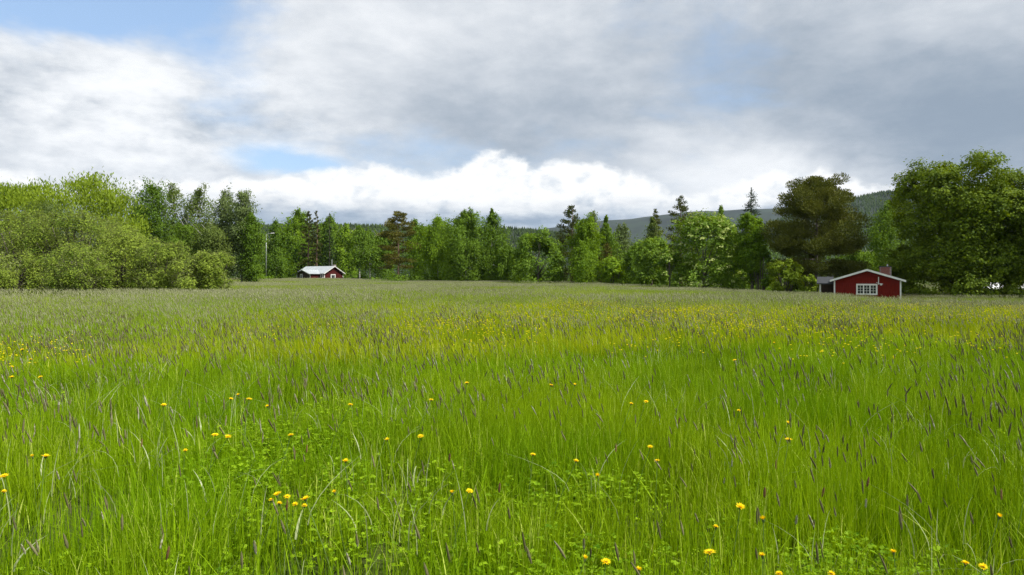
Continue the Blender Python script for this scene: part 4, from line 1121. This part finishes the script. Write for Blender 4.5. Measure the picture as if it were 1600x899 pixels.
# ------------------------------------------------------------------ single plants near the camera
def flower_parts(seed, size=.040, h=.55, shut=0.0):
    r = np.random.default_rng(seed)
    stem = MB(); b = r.normal(0, .05, 2)
    stem.tube([(0, 0, 0), (b[0]*.3, b[1]*.3, h*.5), (b[0], b[1], h-.006)], [.0021, .0018, .0016], 5)
    C, D, Nn, L = [], [], [], []
    for lay, (np_, ln, tl) in enumerate(((17, .5, .10), (15, .40, .45), (11, .27, .9))):
        for i in range(np_):
            a = 2*math.pi*(i + .5*lay)/np_ + r.normal(0, .06); e = min(tl + shut + r.normal(0, .10), 1.45)
            d = np.array([math.cos(a)*math.cos(e), math.sin(a)*math.cos(e), math.sin(e)]); l = size*ln*r.uniform(.9, 1.1)
            C.append(np.array([b[0], b[1], h]) + d*l*.55); D.append(d); Nn.append(np.array([-math.cos(a)*math.sin(e), -math.sin(a)*math.sin(e), math.cos(e)])); L.append(l)
    L = np.array(L)
    pet = cards('petals', np.array(C), np.array(D), np.array(Nn), L, size*.17, r.uniform(.2, 1, len(L)), PETAL, .05)
    cup = MB(); cup.tube([(b[0], b[1], h-.014), (b[0], b[1], h-.006), (b[0], b[1], h+.003)], [.002, size*.16, size*.20], 8)
    return (('stem', stem.mesh('stem', STEM)), ('flower_cup', cup.mesh('flower_cup', CUP)), ('petals', pet))


FL = [flower_parts(200+i, shut=(0, .15, 0, .35, .75)[i]) for i in range(5)]


def plant(name, parts, loc, rot, scl, label, cat, group):
    o = empty(name, loc); o.rotation_euler = rot; o.scale = scl; tag(o, label, cat, group)
    for nm, me in parts: link(bpy.data.objects.new(nm, me), o)
    return o


# each yellow flower that stands out in the photograph: spot and width there
spots = [(332, 677, 20), (326, 678, 12), (427, 681, 11), (549, 721, 11), (418, 778, 12), (433, 769, 14), (412, 782, 10), (463, 782, 10), (490, 777, 16), (512, 772, 10), (448, 772, 11), (437, 785, 10), (404, 776, 9),
    (1168, 791, 19), (1174, 814, 15), (1097, 860, 21), (1092, 818, 8), (995, 893, 18), (1004, 888, 10), (899, 869, 13), (944, 871, 16), (990, 697, 10), (1003, 721, 11), (938, 740, 9), (1220, 660, 10), (1224, 685, 12),
    (1473, 877, 14), (1504, 890, 14), (1400, 861, 11), (1555, 813, 13), (1211, 893, 9), (1162, 866, 8), (1270, 881, 10), (84, 714, 18), (40, 716, 8), (7, 740, 14), (2, 760, 9), (282, 697, 8), (265, 633, 13), (363, 620, 8), (389, 622, 10),
    (341, 619, 8), (634, 677, 11), (612, 686, 9), (695, 773, 10), (729, 763, 12), (714, 597, 9), (652, 622, 9), (865, 602, 8), (890, 602, 8), (830, 708, 10), (875, 716, 10), (528, 627, 9), (424, 633, 8), (1596, 752, 9), (1150, 640, 7), (966, 629, 8), (990, 627, 8),
    (40, 546, 9), (28, 547, 8), (46, 561, 8), (2, 571, 8), (45, 590, 8), (26, 589, 8), (1204, 536, 8), (1145, 562, 7)]
fr = random.Random(5)
LAB = 'single yellow flower head on a thin green stem standing out of the grass'
CL = 'yellow flower crowded with others in the tight clump by the leafy herb patch'
for i, (px, py, w) in enumerate(spots):
    inc = 400 < px < 516 and 765 < py < 790
    h = .56 if py > 640 else .64
    d = (CAM_H-h)*F/(py-HOR); xx = X(px, d); z0 = gzf(xx, d); d = (CAM_H-h-z0)*F/(py-HOR); xx = X(px, d)
    s = min(max(w/F*d/.040, .75), 1.35)
    e3 = (fr.uniform(-.05, .30), fr.uniform(-.22, .22), fr.uniform(-.5, .5))
    from mathutils import Euler
    hd = Euler(e3).to_matrix() @ Vector((0, 0, .55)); tz = gzf(xx, d) + h
    plant('yellow_flower', FL[i % 5], (xx - hd.x, d - hd.y, tz - hd.z), e3, (s, s, 1), CL if inc else LAB.replace('single', 'scattered'), 'flower', 'yellow flowers in the tight clump' if inc else 'yellow flowers in the near grass')
# farther ones: a mass of small yellow heads in the band across the meadow
def far_flower(seed, n, radius, size):
    r = np.random.default_rng(seed); rr = radius*np.sqrt(r.uniform(0, 1, n)); a = r.uniform(0, 6.283, n); h = r.uniform(.52, .72, n); V, Q = [], []
    c = np.stack([rr*np.cos(a), rr*np.sin(a), h], 1); k = 7; ak = np.arange(k)*2*math.pi/k
    ring = c[:, None, :] + np.stack([np.cos(ak), np.sin(ak), .35+0*ak], 1)[None]*(size*.5*r.uniform(.7, 1.2, n))[:, None, None]
    bot = c[:, None, :] - np.array([0, 0, size*.15]); top = c[:, None, :] + np.array([0, 0, size*.32])
    V = np.concatenate([ring, bot, top], 1); off = (np.arange(n)*(k+2))[:, None]; f = []
    for j in range(k): f += [off + np.array([[j, (j+1) % k, k+1]]), off + np.array([[(j+1) % k, j, k]])]
    t = r.uniform(0, 1, n); head = np_mesh('heads', V.reshape(-1, 3), [np.concatenate(f)], PETAL_FAR, np.tile(t, len(f)))
    return head
ffl = library('flower_patch', [far_flower(220+i, 26, .80, .034) for i in range(4)])
x, y, r = field(6.5, 42, 1.3, 15, 3)
band = .95*np.exp(-((y-21-.10*x)/7.5)**2)*sstep((x+6)/7) + .04*np.exp(-((y-10)/5)**2) + .10*np.exp(-((x+7.5)/2.5)**2 - ((y-11)/3)**2)
band = band*np.clip(.6 + .9*band_noise(x, y, 21, .6), 0, 1.3)
k = r.uniform(0, 1, len(x)) < band; x, y = x[k], y[k]; n = len(x)
scatter('yellow_flower_mass', ffl, np.stack([x, y, gz(x, y)], 1), np.stack([0*x, 0*x, r.uniform(0, 6.283, n)], 1), np.ones((n, 3)), r.integers(0, 4, n), 'yellow speckle of countless small flowers across the middle of the meadow', 'flowers')

# foxtail stems close enough to tell apart
FX = []
for i in range(8):
    st, hd = spikes('foxtail', 1, .001, .66, .84, .0016, (.045, .080), (.0075, .0110), 300+i, HEAD, GRASS, 7, 6, wind=(-.08, 0), bend=.10)
    FX.append((('stem', st), ('seed_head', hd)))
RS = []
for i in range(3):
    st, hd = spikes('sorrel', 1, .001, .50, .66, .0018, (.05, .08), (.009, .013), 330+i, RUST, GRASS, 6, 6, wind=(0, 0), bend=.06)
    RS.append((('stem', st), ('seed_head', hd)))
r = np.random.default_rng(77)
cand = []
while len(cand) < 285:
    y = 1.9 + 3.4*r.uniform()**.72; x = r.uniform(-.80, .80)*y
    hmv = float(herb_mask(np.array([x]), np.array([y]))[0])
    if r.uniform() < .95 - .75*hmv - .35*math.exp(-((x+.2)/.9)**2 - ((y-3.5)/1.2)**2): cand.append((x, y))
for i, (x, y) in enumerate(cand):
    s = r.uniform(.80, 1.08)
    plant('foxtail_stalk', FX[i % 8], (x, y, gzf(x, y)), (r.normal(0, .05), r.normal(-.02, .07), r.uniform(-.9, .9)), (s, s, s), 'slender foxtail stalk with one dark seed spike rising above the near grass', 'grass stalk', 'foxtail stalks in the near grass')
for i, (px, py) in enumerate(((215, 690), (1275, 735), (1340, 728), (1563, 770), (450, 690), (1190, 745), (475, 700), (700, 690), (775, 735), (1207, 728), (233, 830), (440, 760), (960, 700), (1050, 640))):
    d = (CAM_H-.62)*F/(py-HOR); x = X(px, d)
    plant('sorrel_stalk', RS[i % 3], (x, d, gzf(x, d)), (r.normal(0, .06), r.normal(0, .06), 0), (1, 1, 1.0), 'short stalk with a rusty red-brown seed spike among the green grass', 'grass stalk', 'rusty sorrel stalks in the near grass')

# ------------------------------------------------------------------ air
if HAZE_DENSITY > 0:
    hz = MB(); hz.box(-6950, 6950, -420, 6950, -6, 660)
    hm_, nt, out = new_mat('haze_air')
    pv = nt.nodes.new('ShaderNodeVolumePrincipled'); pv.inputs['Color'].default_value = (0.62, 0.79, 1.0, 1); pv.inputs['Density'].default_value = HAZE_DENSITY; pv.inputs['Anisotropy'].default_value = 0.0
    nt.links.new(pv.outputs[0], out.inputs['Volume'])
    ho = hz.build('haze', hm_); tag(ho, 'thin summer haze over the whole landscape', 'haze', kind='stuff')
